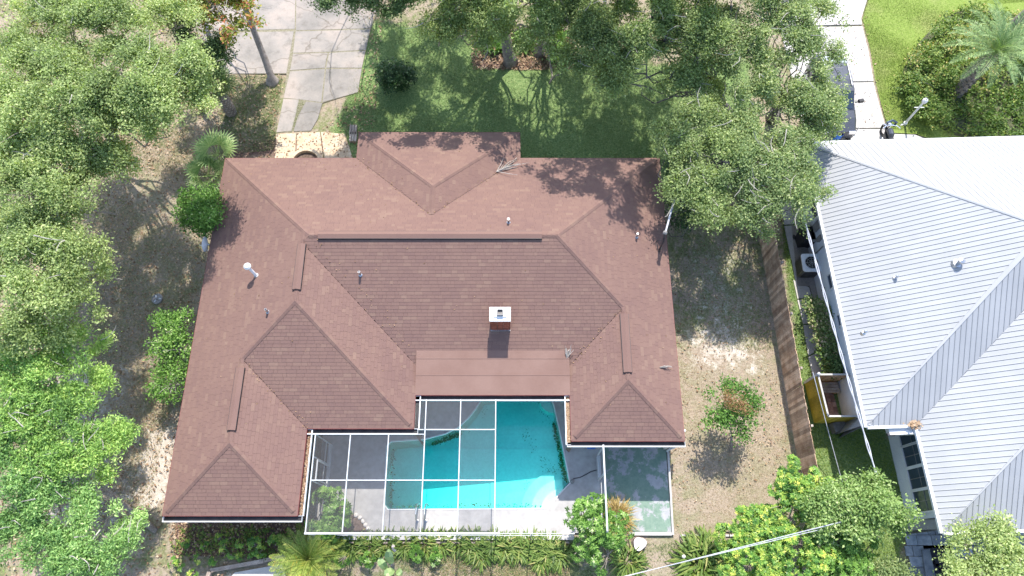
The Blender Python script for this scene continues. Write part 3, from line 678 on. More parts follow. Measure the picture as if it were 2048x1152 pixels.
MB().add([(CX0+.18, CY1, zc(CY1)+.03), (CX1-.18, CY1, zc(CY1)+.03), (fx, CY1+.02, zc(CY1)+.2), (fx, CY1+.42, zc(CY1+.42)+.03)], [(0,2,3),(2,1,3)]).obj('chimney_cricket', M['membrane'], house)
MB().box(CX0-.03, CX1+.03, CY0-.07, CY0-.032, zc(CY0)-.02, zc(CY0)+.06).obj('flashing', M['steel'], house)
# roof pipes
def on_roof(px, py):
    h = 3.5
    for _ in range(12): p = G(px, py, h); h = float(env(p[0], p[1]))
    return G(px, py, h)
for px, py in ((536,624),(721,550),(1017,445),(1273,474)):
    p = on_roof(px, py); MB().lathe(p, [(.085,-.06),(.08,.02),(.05,.04),(.045,.32),(.035,.32),(.035,.1)], 12).obj('vent_pipe', M['steel'], house)
p = on_roof(513, 551)
q = p + np.array([-.16, .12, .62]); vp = MB().tube([p, p+(q-p)*.5, q], .06, 12).obj('vent_stack', M['white'], house)
MB().tube([p - (0,0,.05), p + (0,0,.05)], [.13, .09], 12).obj('flashing', M['steel'], vp)
MB().lathe(q, [(.06,-.02),(.14,-.02),(.15,.05),(.10,.12),(.03,.15)], 16).obj('vent_cap', M['white'], vp)
# service mast with weatherhead
p = on_roof(1318, 501); mt_ = MB().tube([p-(0,0,.1), p+(0,0,.9), p+(.0,.15,1.25)], .045, 8).obj('service_mast', M['dark_metal'], house)
MASTTOP = p + np.array([.02, .22, 1.25])
MB().lathe(MASTTOP, [(.03,-.1),(.09,-.06),(.09,.05),(.04,.1)], 10).obj('weatherhead', M['grey'], mt_)
tt = np.linspace(0, 2*PI, 24); MB().tube([p + np.array([.12*math.sin(t)+.04*math.sin(2*t), .28*math.cos(t)+.15, .12+.05*math.sin(3*t)]) for t in tt], .012, 6, False).obj('drip_loop', M['cable_dark'], mt_)
# ------------------------------------------------------------------ screened pool cage
CZ = 2.66
cage = thing('pool_cage', 'white framed screen cage over the left half of the pool, some panels torn out', 'pool cage', (-4, 3, DZ))
XB = [-7.62, -6.26, -4.78, -3.38, -2.02, -.64]
YR = [1.17, 3.07, 4.86]
def beam(p, q, w=.055, h=.09, name='beam'): w = w*.66; return MB().bar(p, q, w, h).obj(name, M['aluminium'], cage)
for i, x in enumerate(XB): beam((x, YR[0]+.03, CZ), (x, 4.83 if i < 3 else 6.16, CZ))
for i in range(5):
    a_, c_ = XB[i]+.03, XB[i+1]-.03
    for y in (3.07,): beam((a_, y, CZ), (c_, y, CZ))
    if i >= 3: beam((a_, 4.98, CZ), (c_, 4.98, CZ)); beam((a_, 6.13, CZ), (c_, 6.13, CZ), .04)
    elif i < 3: beam((a_, 4.80, CZ), (c_, 4.80, CZ), .04)
beam((-7.66, YR[0], CZ-.03), (-.45, YR[0], CZ-.03), .10, .12)
beam((-3.68, 4.98, CZ), (-3.43, 4.98, CZ), .04); beam((-3.68, 6.13, CZ), (-3.43, 6.13, CZ), .04)
for x in XB: beam((x, YR[0]-.0, DZ), (x, YR[0], CZ-.1), .05, .05, 'post')
for x in (.75, 2.3): beam((x, YR[0], DZ), (x, YR[0], CZ-.1), .05, .05, 'post')
beam((-.44, YR[0], CZ-.03), (2.3, YR[0], CZ-.03), .03, .03); beam((-7.6, YR[0], .95), (2.3, YR[0], .95), .03, .03)
# west wall with door
for y in (4.8, 3.95, 3.07): beam((-7.62, y, DZ), (-7.62, y, CZ-.05), .05, .05, 'post')
beam((-7.62, 1.2, .95), (-7.62, 3.0, .95), .05, .04); beam((-7.62, 3.12, .95), (-7.62, 4.78, .95), .05, .04)
MB().box(-7.66, -7.58, 1.2, 4.8, DZ, .42).obj('kick_plate', M['aluminium'], cage)
dr = MB()
for p, q in (((-7.55,3.15,.5),(-7.55,3.15,2.3)), ((-7.55,3.87,.5),(-7.55,3.87,2.3)), ((-7.55,3.18,2.27),(-7.55,3.84,2.27)), ((-7.55,3.18,.53),(-7.55,3.84,.53))): dr.bar(p, q, .05, .05)
dr.obj('door', M['aluminium'], cage)
# east wall
beam((3.52, 1.25, CZ), (3.52, 4.4, CZ), .09, .1)
for y in (1.25, 2.3, 3.35, 4.35): beam((3.58, y, DZ), (3.54, y, CZ-.06), .06, .06, 'post')
for y0, y1 in ((1.3,2.25),(3.42,4.3)): MB().box(3.54, 3.64, y0, y1, DZ, .5).obj('kick_plate', M['aluminium'], cage)
for y0 in (1.33, 2.36, 3.41): beam((3.58, y0, 1.0), (3.58, y0+.9, 1.0), .04, .04)
def screen(q): return mk('screen_panel', q, [(0,1,2,3)], M['screen'], cage)
for i in range(5):
    for j in range(2):
        if i == 3: continue
        y0, y1 = (YR[0], 3.07) if j == 0 else (3.07, 4.8 if i < 3 else 4.98)
        screen([(XB[i]+.03, y0+.03, CZ), (XB[i+1]-.03, y0+.03, CZ), (XB[i+1]-.03, y1-.03, CZ), (XB[i]+.03, y1-.03, CZ)])
for i in (3, 4): screen([(XB[i]+.03, 5.0, CZ), (XB[i+1]-.03, 5.0, CZ), (XB[i+1]-.03, 6.1, CZ), (XB[i]+.03, 6.1, CZ)])
screen([(-3.68, 5.0, CZ), (-3.42, 5.0, CZ), (-3.42, 6.1, CZ), (-3.68, 6.1, CZ)])
for y0, y1 in ((1.22,3.0),(3.12,3.9),(4.0,4.75)): screen([(-7.62, y0, .5), (-7.62, y1, .5), (-7.62, y1, 2.58), (-7.62, y0, 2.58)])
for y0, y1 in ((1.3,2.25),(2.35,3.3),(3.4,4.3)): screen([(3.56, y0, .55), (3.56, y1, .55), (3.56, y1, 2.58), (3.56, y0, 2.58)])
# planting bed inside the cage
bed = [tuple(G(x, y, DZ)[:2]) for x, y in ((640,985),(668,985),(712,1022),(742,1060),(735,1066),(630,1066))]
bed = [(-7.55, 2.55), (-7.1, 2.5), (-6.2, 1.85), (-5.75, 1.25), (-7.55, 1.25)]
MB().prism(bed, DZ-.05, DZ+.025).obj('planting_bed', M['mulch'], kind='structure')
for i, (x, y) in enumerate([(-5.72,1.3),(-5.82,1.46),(-5.93,1.6),(-6.05,1.74),(-6.18,1.88),(-6.35,1.98)]):
    if i == 0: st0 = MB().lathe((0,0,0), [(.085,0),(.10,.05),(.07,.10),(.02,.12)], 7).top('edging_stone', 'pale stones edging the planting bed inside the pool cage', 'stone', M['sand_rock'], 'stones edging the cage bed'); o = st0
    else: o = st0.copy(); COL.objects.link(o)
    o['label'] = ['pale edging stone nearest the low deck wall','second','third','fourth','fifth','pale edging stone farthest from the low deck wall'][i] + ('' if i in (0,5) else ' pale edging stone of the cage bed counted from the low deck wall')
    o.location = (x, y, DZ); o.rotation_euler = (0, 0, i*1.7); o.scale = (1, .8+.1*(i % 3), .8)

# ------------------------------------------------------------------ neighbour's white house
NP0 = G(1611, 287, 2.9)[:2]; NROT = math.radians(1.75); NEX = np.array([math.cos(NROT), math.sin(NROT)]); NEY = np.array([-NEX[1], NEX[0]])
def NB(x, y, z=0.): p = NP0 + NEX*x + NEY*y; return (p[0], p[1], z)
def toNB(p): d = np.array(p[:2]) - NP0; return d @ NEX, d @ NEY
NH, NPT = 2.9, .6
NR = [(0, 16, -12.82, 0), (1.93, 16, -16.75, 0)]
def nenv(x, y):
    h = np.full(np.broadcast(x, y).shape, -9.)
    for x0, x1, y0, y1 in NR:
        d = np.minimum(np.minimum(x-x0, x1-x), np.minimum(y-y0, y1-y)); h = np.maximum(h, np.where(d >= -1e-6, d, -9))
    return NH + NPT*h
nh = thing('neighbour_house', 'white rib metal roofed house beyond the fence', 'house', NB(8, -8))
nroof = thing('roof', None, None, (0, 0, 0)); nroof.parent = nh; nroof.location = (0, 0, 0)
SS = np.arange(0, 9, .02)
for side, c, u0, u1 in (('W',0,-12.82,0), ('N',0,0,16), ('S',-12.82,0,1.93), ('S',-12.82,1.93,16), ('W',1.93,-16.75,0), ('S',-16.75,1.93,16)):
    w = .27 if side == 'N' else .205; n = int(round((u1-u0)/w)); w = (u1-u0)/n
    for i in range(n):
        if side in 'NS' and u0 + i*w > 13.5: continue
        iv = []
        for u in (u0+i*w+.004, u0+(i+1)*w-.004, u0+(i+.5)*w):
            x, y = pxy(side, c, SS, np.full_like(SS, u)); a = np.abs(nenv(x, y) - (NH + NPT*SS)) < 3e-3
            k = np.flatnonzero(a); iv.append((SS[k[0]], SS[k[-1]]) if len(k) > 2 else None)
        if iv[2] is None: continue
        A = iv[0] or iv[2]; B_ = iv[1] or iv[2]; ua, ub = u0+i*w+.004, u0+(i+1)*w-.004
        def P(s, u, dz): x, y = pxy(side, c, s, u); return NB(x, y, NH + NPT*s + dz)
        V = [P(A[0], ua, 0), P(B_[0], ub, 0), P(B_[1], ub, 0), P(A[1], ua, 0)]
        F = [(0,1,2,3)]
        r = .028; V += [P(A[0], ua-.0, .0), P(A[0], ua+.012, .02), P(A[0], ua+.03, .02), P(A[0], ua+.042, .0), P(A[1], ua, .0), P(A[1], ua+.012, .02), P(A[1], ua+.03, .02), P(A[1], ua+.042, .0)]
        F += [(4,5,9,8), (5,6,10,9), (6,7,11,10), (4,7,6,5)]
        mk('roof_panel', V, F, M['metal_roof'], nroof)
def ncap(p, q, wd=.16, lift=.04):
    p = np.array(p, float); q = np.array(q, float); d = (q-p)/np.linalg.norm(q-p); pr = np.array([-d[1], d[0]])*wd; V = []
    for t in (p, q):
        for k_ in (-1, 0, 1): xy = t + pr*k_; V.append(NB(xy[0], xy[1], float(nenv(*(t + pr*k_*.98))) + (lift if k_ == 0 else lift*.8)))
    mk('ridge_cap', V, [(0,1,4,3), (1,2,5,4)], M['metal_roof'], nroof)
UV = []; UF = []
for poly in ([(0,0),(16,0),(16,-6.41),(6.41,-6.41)], [(0,0),(6.41,-6.41),(0,-12.82)], [(0,-12.82),(6.41,-6.41),(8.34,-6.41),(1.93,-12.82)], [(1.93,-12.82),(8.97,-5.8),(8.97,-9.71),(1.93,-16.75)], [(1.93,-16.75),(8.97,-9.71),(16,-16.75)]):
    b_ = len(UV); UV += [NB(x, y, float(nenv(np.clip(x,.001,15.999), y)) - .03) for x, y in poly]; UF.append(tuple(range(b_, b_+len(poly))))
mk('roof_deck', UV, UF, M['grey'], nroof)
ncap((.1,-.1), (6.4,-6.4), .07, .035); ncap((.1,-12.72), (6.4,-6.42), .2); ncap((2.03,-16.65), (8.9,-9.78), .2); ncap((6.4,-6.41), (8.9,-6.41), .2)
def ntrim(p, q, name, dz, w, h, m): MB().bar(NB(p[0], p[1], dz), NB(q[0], q[1], dz), w, h).obj(name, m, nh)
for p, q in (((-.04,.06),(-.04,-12.86)), ((.02,.04),(15,.04)), ((.02,-12.86),(1.9,-12.86)), ((1.89,-12.95),(1.89,-16.79)), ((1.95,-16.79),(15,-16.79))): ntrim(p, q, 'gutter', NH-.06, .14, .12, M['white'])
def nwall(poly, name='wall', z1=NH-.12):
    P = [NB(x, y) for x, y in poly]; n = len(P)
    mk(name, [(x, y, -.05) for x, y, _ in P] + [(x, y, z1) for x, y, _ in P], [(i, (i+1) % n, n+(i+1) % n, n+i) for i in range(n)] + [tuple(range(n, 2*n))], M['stucco_white'], nh)
nwall([(.5,-.5),(15,-.5),(15,-16.2),(2.28,-16.2),(2.28,-12.35),(.5,-12.35)])
MB().obox(NB(1.45,-12.95, 2.6), (*NEX*.55,0), (*NEY*.2,0), (0,0,.13)).obj('soffit_box', M['white'], nh)
MB().obox(NB(.98,-13.13, 2.66), (*NEX*.16,0), (*NEY*.05,0), (0,0,.05)).obj('soffit_vent', M['dark_metal'], nh)
def nwin(y, z, w, h, xw=.5, name='window', bars=True):
    c_ = np.array(NB(xw, y, z)); t = np.array([*NEY, 0]); nn = -np.array([*NEX, 0]); fr = MB()
    for s_ in (-1, 1): fr.obox(c_ + t*s_*(w/2-.03) + nn*.03, t*.03, nn*.03, (0,0,h/2)); fr.obox(c_ + nn*.03 + np.array([0,0,s_*(h/2-.03)]), t*(w/2-.06), nn*.03, (0,0,.03))
    o = fr.obj(name, M['white'], nh); MB().obox(c_ + nn*.015, t*(w/2-.06), nn*.005, (0,0,h/2-.06)).obj('pane', M['glass_dark'], o)
    if bars:
        b = MB().obox(c_ + nn*.03, t*.012, nn*.008, (0,0,h/2-.06)); b.obox(c_ + nn*.03, t*(w/2-.06), nn*.006, (0,0,.012)); b.obj('glazing_bar', M['grey'], o)
nwin(toNB(G(1656, 557, 1.9))[1], 1.75, .75, .9, bars=False); nwin(toNB(G(1680, 636, 1.9))[1], 1.75, .6, .7, bars=False); nwin(-2.5, 1.7, 1.2, 1.1)
for y in (-12.95, -13.8, -14.68, -15.55): nwin(y, 1.70, .88, 1.66, 2.28)
for px, py, w, h in ((1632,453,.34,.6),(1630,478,.2,.4)):
    c_ = NB(.5, toNB(G(px, py, 1.4))[1], 1.45); MB().obox(c_, (*NEX*.12,0), (*NEY*w/2,0), (0,0,h/2)).obj('meter_box', M['grey'], nh)
MB().bar(NB(.44, toNB(G(1637,500,1.2))[1], .1), NB(.44, toNB(G(1637,500,1.2))[1], 1.6), .04).obj('conduit', M['grey'], nh)
MB().tube([NB(.42, toNB(G(1655,572,1.2))[1], 1.0), NB(.3, toNB(G(1655,572,1.2))[1]-.03, 1.05), NB(.3, toNB(G(1655,572,1.2))[1]-.12, .95)], .025, 6).obj('hose_tap', M['black'], nh)
def on_n(px, py):
    h = 4.5
    for _ in range(12): p = G(px, py, h); h = float(nenv(*toNB(p)))
    return G(px, py, h)
for px, py, k in ((1790,556,1), (1727,666,1), (1915,527,2.3)):
    p = on_n(px, py); MB().lathe(p, [(.09*k,-.1),(.08*k,.04),(.035*k,.06),(.035*k,.16*k**.4),(.06*k,.17*k**.4),(.055*k,.22*k**.4),(.01,.25*k**.4)], 12).obj('vent_pipe', M['steel'], nroof)
# dry leaf heap caught at the roof step
C_ = np.array(NB(1.85,-12.8, NH+.05)) + rng.normal(0, 1, (160, 3))*[.14,.08,.04]; a = rng.uniform(0, PI, 160); s = rng.uniform(.02,.05,160)
V, F_ = quads_at(C_, np.stack([np.cos(a)*s, np.sin(a)*s, s*.3], 1), np.stack([-np.sin(a)*s, np.cos(a)*s, -s*.3], 1))
top('leaf_heap', 'heap of dry brown leaves caught at the step of the white metal eaves', 'leaf heap', V, F_, L['litter'], rnd=.4+.6*rng.random(160), kind='stuff')
# slate patio and dark pool
PAT = [(1812,1035),(1880,1030),(1990,1040),(2080,1060),(2120,1200),(1830,1200)]
pr0 = thing('slate_patio', None, None, G(1870, 1090)); pr0['kind'] = 'structure'
PPW = GP(PAT, .03); P0, P1 = np.min(PPW, 0), np.max(PPW, 0); y = P0[1]; k = 0
while y < P1[1]:
    x = P0[0] - .2*(k % 2)
    while x < P1[0]:
        w = random.choice((.3,.45,.6)); c_ = np.array([[x+w/2, y+.2]])
        if pdist(c_, PPW)[0] > -.05 and pdist(c_, NPOOL)[0] < .02: MB().box(x+.011, x+w-.011, y+.011, y+.389, -.03, .03+random.uniform(-.005,.005)).obj('paver', M['paver_blue'], pr0)
        x += w
    y += .4; k += 1
npool = thing('dark_pool', 'dark blue pool in the slate patio beside the white house', 'swimming pool', (*np.mean(NPOOL, 0), 0))
k = len(NPOOL); V = [(x, y, .03) for x, y in NPOOL] + [(x, y, -1.8) for x, y in NPOOL]
mk('basin', V, [(i, (i+1) % k, k+(i+1) % k, k+i) for i in range(k)] + [tuple(range(k, 2*k))], mat('navy_plaster', (.03,.06,.14)), npool)
MB().prism(NPOOL, -2, -.08).obj('water', M['water_dark'], npool)
MB().prism(GP([(1843,1100),(1858,1098),(1880,1200),(1858,1200)], .05), -.02, .1).obj('coping', M['paver_blue'], npool)

# ------------------------------------------------------------------ board fence
f0, f1 = np.array([11.68, 17.6]), np.array([12.04, 2.6]); fd = (f1-f0)/np.linalg.norm(f1-f0); fn = np.array([-fd[1], fd[0]])
if fn[0] < 0: fn = -fn
fence = thing('board_fence', 'tall weathered brown board fence between the two yards', 'fence', (*f0, 0)); FL = np.linalg.norm(f1-f0); nbd = int(FL/.145)
for i in range(nbd):
    c_ = f0 + fd*(i+.5)*FL/nbd; h = 1.83 + random.uniform(-.025,.02); ln = random.uniform(-.015,.015); m = MB(); w = FL/nbd/2-.004
    off = -.012 + .008*(i % 2)
    m.add([(*(c_+fd*a*w+fn*(b_*.009+off+(ln if z > 1 else 0))), z) for z in (.02, h) for a, b_ in ((-1,-1),(1,-1),(1,1),(-1,1))], [(0,3,2,1),(4,5,6,7),(0,1,5,4),(1,2,6,5),(2,3,7,6),(3,0,4,7)])
    m.obj('board', M['fence'], fence)
for z in (.35, 1.0, 1.6): MB().bar((*(f0+fn*.035), z), (*(f1+fn*.035), z), .04, .09).obj('rail', M['wood_grey'], fence)
for i in range(7): c_ = f0 + fd*(.3+i*2.4) + fn*.10; MB().bar((*c_, 0), (*c_, 1.8), .09).obj('post', M['wood_grey'], fence)

# ------------------------------------------------------------------ board enclosure beside the white house
a0 = G(1609, 766)[:2]; a1 = G(1628, 846)[:2]; a2 = G(1694, 846)[:2]; a3 = G(1680, 766)[:2]
enc = thing('board_enclosure', 'yellowish board enclosure with open top against the white house wall', 'enclosure', (*a1, 0))
def board_wall(p, q, h, m, name='board', th=.012, par=enc):
    p = np.array(p); q = np.array(q); L_ = np.linalg.norm(q-p); n = max(1, int(L_/.12)); d = (q-p)/L_
    for i in range(n):
        c_ = p + d*(i+.5)*L_/n; MB().obox((*c_, h/2), (*d*(L_/n/2-.003),0), (-d[1]*th, d[0]*th, 0), (0,0,h/2+random.uniform(-.01,.01))).obj(name, m, par)
board_wall(a0, a1, 1.42, M['fence_green']); board_wall(a1, a2, 1.42, M['fence_green']); board_wall(a3, a0, 1.42, M['fence'])
for p, q in ((a0,a1),(a1,a2),(a0,a3)):
    MB().bar((*p,1.46), (*q,1.46), .07, .035).obj('top_rail', M['concrete_pale'], enc)
for p in (a0, a3): MB().bar((*p,0), (*p,1.55), .1).lathe((*p,1.55), [(.07,0),(.08,.03),(.01,.09)], 4).obj('post', M['white'], enc)
pv = thing('enclosure_floor', None, None, (*a1, 0)); pv['kind'] = 'structure'
e1 = (a2-a1)/np.linalg.norm(a2-a1); e2 = (a0-a1)/np.linalg.norm(a0-a1)
for i in range(6):
    for j in range(7):
        c_ = a1 + e1*(.12+i*.185) + e2*(.12+j*.225); MB().obox((*c_, .02), (*e1*.088,0), (*e2*.107,0), (0,0,.025+random.uniform(0,.006))).obj('paver', M['paver_red'], pv)
c_ = a1 + e1*.75 + e2*1.45
bn = thing('slatted_bench', 'grey slatted bench inside the board enclosure', 'bench', (*c_, 0))
for i in range(4): MB().obox((*(c_+e2*(-.18+i*.12)), .42), (*e1*.5,0), (*e2*.05,0), (0,0,.015)).obj('slat', M['wood_grey'], bn)
for s_ in (-1, 1): MB().bar((*(c_+e1*.42*s_), .05), (*(c_+e1*.42*s_), .4), .06, .4).obj('leg', M['wood_grey'], bn)
q0 = G(1672, 856); b = MB().obox((*q0[:2], .2), (.26,.06,0), (-.04,.2,0), (0,0,.2)); b.top('storage_box', 'low grey storage box on grass against the enclosure', 'box', M['grey'])

# ------------------------------------------------------------------ air conditioner and wheeled bins
c_ = G(1607, 540)[:2] + np.array([.04, .0])
ac = thing('air_conditioner', 'square grey air conditioner with fan on top beside the white wall', 'air conditioner', (*c_, .05))
def rsq(r, k, n=5):
    q = []
    for i, (sx_, sy_) in enumerate(((1,1),(-1,1),(-1,-1),(1,-1))):
        for j in range(n): an = PI/2*(i + j/(n-1)); q.append((sx_*(r-k)+k*math.cos(an), sy_*(r-k)+k*math.sin(an)))
    return q
sq = [(c_[0]+x, c_[1]+y) for x, y in rsq(.42,.12)]
MB().prism(sq, .05, .80).obj('cabinet', M['grey'], ac)
MB().prism([(c_[0]+x, c_[1]+y) for x, y in rsq(.44,.13)], .80, .86).obj('lid', M['stucco_white'], ac)
MB().lathe((*c_, 0), [(.30,.861),(.30,.866)], 24).obj('fan_opening', M['black'], ac)
g = MB()
for r in (.1,.2,.29): g.tube([(c_[0]+r*math.cos(t), c_[1]+r*math.sin(t), .885) for t in np.linspace(0, 2*PI, 25)], .008, 5, False)
for k in range(4): g.bar((c_[0]-.3*math.cos(k*PI/4), c_[1]-.3*math.sin(k*PI/4), .878), (c_[0]+.3*math.cos(k*PI/4), c_[1]+.3*math.sin(k*PI/4), .878), .014)
g.obj('fan_guard', M['steel'], ac)
louv = MB()
for z in np.arange(.14, .76, .06): louv.prism([(c_[0]+x, c_[1]+y) for x, y in rsq(.43,.125,3)], z, z+.02)
louv.obj('louvre', M['dark_metal'], ac)
def wheelie(px, py, rot, label, lidm):
    p = G(px, py)[:2]; t = thing('wheeled_bin', label, 'wheeled bin', (*p, .03), 'wheeled bins by the white house wall'); R = lambda x, y, z: (p[0]+x*math.cos(rot)-y*math.sin(rot), p[1]+x*math.sin(rot)+y*math.cos(rot), z)
    V = [R(x*a, y*a2_, z) for z, a, a2_ in ((.08,.22,.26),(.95,.29,.36)) for x, y in ((-1,-1),(1,-1),(1,1),(-1,1))]
    mk('body', V, [(0,3,2,1),(4,5,6,7),(0,1,5,4),(1,2,6,5),(2,3,7,6),(3,0,4,7)], M['black'], t)
    V = [R(x*.31, y*.39, z) for z in (.96,) for x, y in ((-1,-1),(1,-1),(1,1),(-1,1))] + [R(x*.26, y*.32, 1.03) for x, y in ((-1,-1),(1,-1),(1,1),(-1,1))]
    mk('lid', V, [(0,3,2,1),(4,5,6,7),(0,1,5,4),(1,2,6,5),(2,3,7,6),(3,0,4,7)], lidm, t)
    MB().tube([R(-.25,.42,.98), R(.25,.42,.98)], .018, 6).obj('handle', M['dark_metal'], t)
    for s_ in (-1, 1): MB().tube([R(s_*.24,.28,.13), R(s_*.29,.28,.13)], .11, 12).obj('wheel', M['dark_metal'], t)
wheelie(1600, 486, .1, 'dark wheeled bin standing nearest the fence walkway', M['black']); wheelie(1618, 488, -.15, 'dark wheeled bin nearest the white wall', M['grey'])

# ------------------------------------------------------------------ car, motorcycle, lamp post, bins at the driveway
def car(px, py):
    c_ = G(px, py)[:2] + np.array([0, .0]); t = thing('parked_car', 'dark car parked on the pale driveway half under the oak branches', 'car', (*c_, 0)); X, Y = c_
    prof = [(-2.35,.45,.74),(-2.3,.75,.84),(-1.6,.93,.90),(-1.05,1.0,.92),(1.7,1.05,.90),(2.05,1.02,.80),(2.28,.95,.62),(2.38,.5,.45)]   # -Y end is the bonnet
    n = len(prof); V = []; F = []
    for y, z, w in prof: V += [(X-w, Y+y, .28), (X-w*1.0, Y+y, z-.12), (X-w*.86, Y+y, z), (X+w*.86, Y+y, z), (X+w, Y+y, z-.12), (X+w, Y+y, .28)]
    for i in range(n-1):
        for k in range(6): F.append((i*6+k, i*6+(k+1) % 6, (i+1)*6+(k+1) % 6, (i+1)*6+k))
    F += [tuple(range(6)), tuple(range((n-1)*6, n*6))[::-1]]
    mk('body', V, F, M['truck'], t)
    V = []; gh = [(-1.2,.98,.78),(-.45,1.55,.68),(.2,1.62,.68),(1.2,1.6,.66),(1.75,1.4,.60),(2.1,1.1,.50)]; F = []
    for y, z, w in gh: V += [(X-w-.08, Y+y, .99), (X-w, Y+y, z), (X+w, Y+y, z), (X+w+.08, Y+y, .99)]
    for i in range(len(gh)-1):
        for k in range(4): F.append((i*4+k, i*4+(k+1) % 4, (i+1)*4+(k+1) % 4, (i+1)*4+k))
    F += [(0,1,2,3), (20,23,22,21)]
    mk('cabin', V, F, M['truck'], t)
    mk('windscreen', [(X-.70,Y-1.14,1.05),(X+.70,Y-1.14,1.05),(X+.62,Y-.50,1.54),(X-.62,Y-.50,1.54)], [(0,1,2,3)], M['glass_dark'], t)
    mk('rear_window', [(X-.60,Y+1.22,1.61),(X+.60,Y+1.22,1.61),(X+.54,Y+1.77,1.42),(X-.54,Y+1.77,1.42)], [(0,1,2,3)], M['silver'], t)
    for s_ in (-1, 1):
        mk('side_window', [(X+s_*.80,Y-.9,1.05),(X+s_*.76,Y+1.5,1.05),(X+s_*.70,Y+1.2,1.54),(X+s_*.715,Y-.35,1.54)], [(0,1,2,3)], M['glass_dark'], t)
        MB().bar((X+s_*.9,Y-.75,1.03), (X+s_*1.12,Y-.72,1.06), .06).obox((X+s_*1.16,Y-.72,1.1), (.12,.02,0), (-.02,.07,0), (0,0,.08)).obj('mirror', M['black'], t)
        MB().bar((X+s_*.58,Y-.2,1.645), (X+s_*.58,Y+1.15,1.645), .04, .03).obj('roof_rail', M['steel'], t)
        for y in (-1.45, 1.45):
            w = MB().tube([(X+s_*.70,Y+y,.33),(X+s_*.92,Y+y,.33)], .33, 18).obj('wheel', M['black'], t); MB().tube([(X+s_*.9,Y+y,.33),(X+s_*.93,Y+y,.33)], .2, 12).obj('rim', M['steel'], w)
        MB().obox((X+s_*.62,Y-2.3,.68), (.16,0,0), (0,.05,0), (0,0,.08)).obj('headlight', M['chrome'], t); MB().obox((X+s_*.5,Y+2.28,.82), (.1,0,0), (0,.04,0), (0,0,.12)).obj('tail_light', M['brown_trim'], t)
car(1652, 205)
mc0 = G(1766, 286)[:2]; X, Y = mc0
mc = thing('motorcycle', 'dark motorcycle parked at the eaves of the white metal roof', 'motorcycle', (X, Y, 0))
def torus(c_, R_, r, ax, n=20, k=8):
    m = MB(); pts = [np.array(c_) + R_*(math.cos(t)*np.array(ax[0]) + math.sin(t)*np.array(ax[1])) for t in np.linspace(0, 2*PI, n)]; m.tube(pts, r, k, False); return m
for y in (.55, -.75): w = torus((X, Y+y, .32), .26, .065, ((0,1,0),(0,0,1))).obj('wheel', M['black'], mc); MB().tube([(X-.03,Y+y,.32),(X+.03,Y+y,.32)], .16, 12).obj('rim', M['chrome'], w)
MB().tube([(X,Y+.35,.62),(X,Y+.2,.78),(X,Y-.05,.80),(X,Y-.25,.70)], [.08,.15,.15,.09], 10).obj('tank', M['truck'], mc)
MB().tube([(X,Y-.2,.72),(X,Y-.45,.74),(X,Y-.85,.80),(X,Y-.95,.8)], [.10,.16,.14,.05], 10).obj('seat', M['black'], mc)
MB().tube([(X-.42,Y+.2,.98),(X-.25,Y+.35,1.0),(X,Y+.38,.98),(X+.25,Y+.35,1.0),(X+.42,Y+.2,.98)], .022, 8).obj('handlebar', M['chrome'], mc)
MB().lathe((X,Y+.52,.82), [(.02,-.12),(.13,-.06),(.13,.06),(.05,.1)], 12).obj('headlight', M['chrome'], mc)
MB().tube([(X-.18,Y+.42,.85),(X-.22,Y+.46,1.1),(X,Y+.52,1.18),(X+.22,Y+.46,1.1),(X+.18,Y+.42,.85)], .06, 6).obj('windshield', M['glass_dark'], mc)
for s_ in (-1, 1):
    MB().bar((X+s_*.09,Y+.45,.95), (X+s_*.09,Y+.55,.32), .045).obj('fork', M['chrome'], mc); MB().bar((X+s_*.36,Y+.28,1.0), (X+s_*.40,Y+.3,1.12), .02).obox((X+s_*.42,Y+.3,1.14), (.06,0,0), (0,.015,0), (0,0,.035)).obj('mirror', M['chrome'], mc)
    MB().tube([(X+s_*.16,Y+.1,.3),(X+s_*.18,Y-.5,.3),(X+s_*.18,Y-1.0,.36)], .05, 8).obj('exhaust', M['chrome'], mc); MB().obox((X+s_*.25,Y-.72,.6), (.1,0,0), (0,.2,0), (0,0,.15)).obj('saddlebag', M['black'], mc)
MB().obox((X,Y-.05,.42), (.15,0,0), (0,.25,0), (0,0,.16)).obj('engine', M['dark_metal'], mc)
p = G(1809, 248); lp = thing('lamp_post', 'white lamp post with short cross bar at the edge of the bright lawn', 'lamp post', p)
MB().lathe(p, [(.10,0),(.10,.12),(.055,.16),(.05,1.5),(.045,1.75)], 12).obj('post', M['white'], lp); MB().bar(p+(-.24,0,1.38), p+(.24,0,1.38), .03).obj('cross_bar', M['white'], lp)
MB().lathe(p+(0,0,1.75), [(.05,0),(.10,.03),(.13,.12),(.13,.2),(.09,.27),(.02,.3)], 12).obj('lantern', M['white'], lp); MB().lathe(p+(0,0,2.05), [(.03,0),(.035,.03),(.005,.07)], 8).obj('finial', M['steel'], lp)
p = G(1670, 277); bb = thing('blue_drum', 'blue open drum at the eaves corner of the white roofed house', 'drum', p)
MB().lathe(p, [(.20,0),(.23,.3),(.22,.34),(.24,.55),(.25,.57),(.22,.57),(.2,.1)], 16).obj('body', M['blue'], bb); MB().lathe(p, [(.2,.1),(.2,.12)], 16).obj('contents', M['dark_metal'], bb)
p = G(1690, 278); kb = thing('white_cart', 'pale trolley standing beside the blue drum', 'trolley', p)
MB().obox(p+(0,0,.45), (.3,0,0), (0,.12,0), (0,0,.03)).obj('tray', M['white'], kb); MB().bar(p+(.25,0,.05), p+(.3,.05,.95), .04).bar(p+(-.25,0,.05), p+(-.25,.02,.45), .04).obj('frame', M['white'], kb); MB().tube([p+(.12,-.1,.12), p+(.12,.1,.12)], .1, 10).obj('wheel', M['black'], kb)
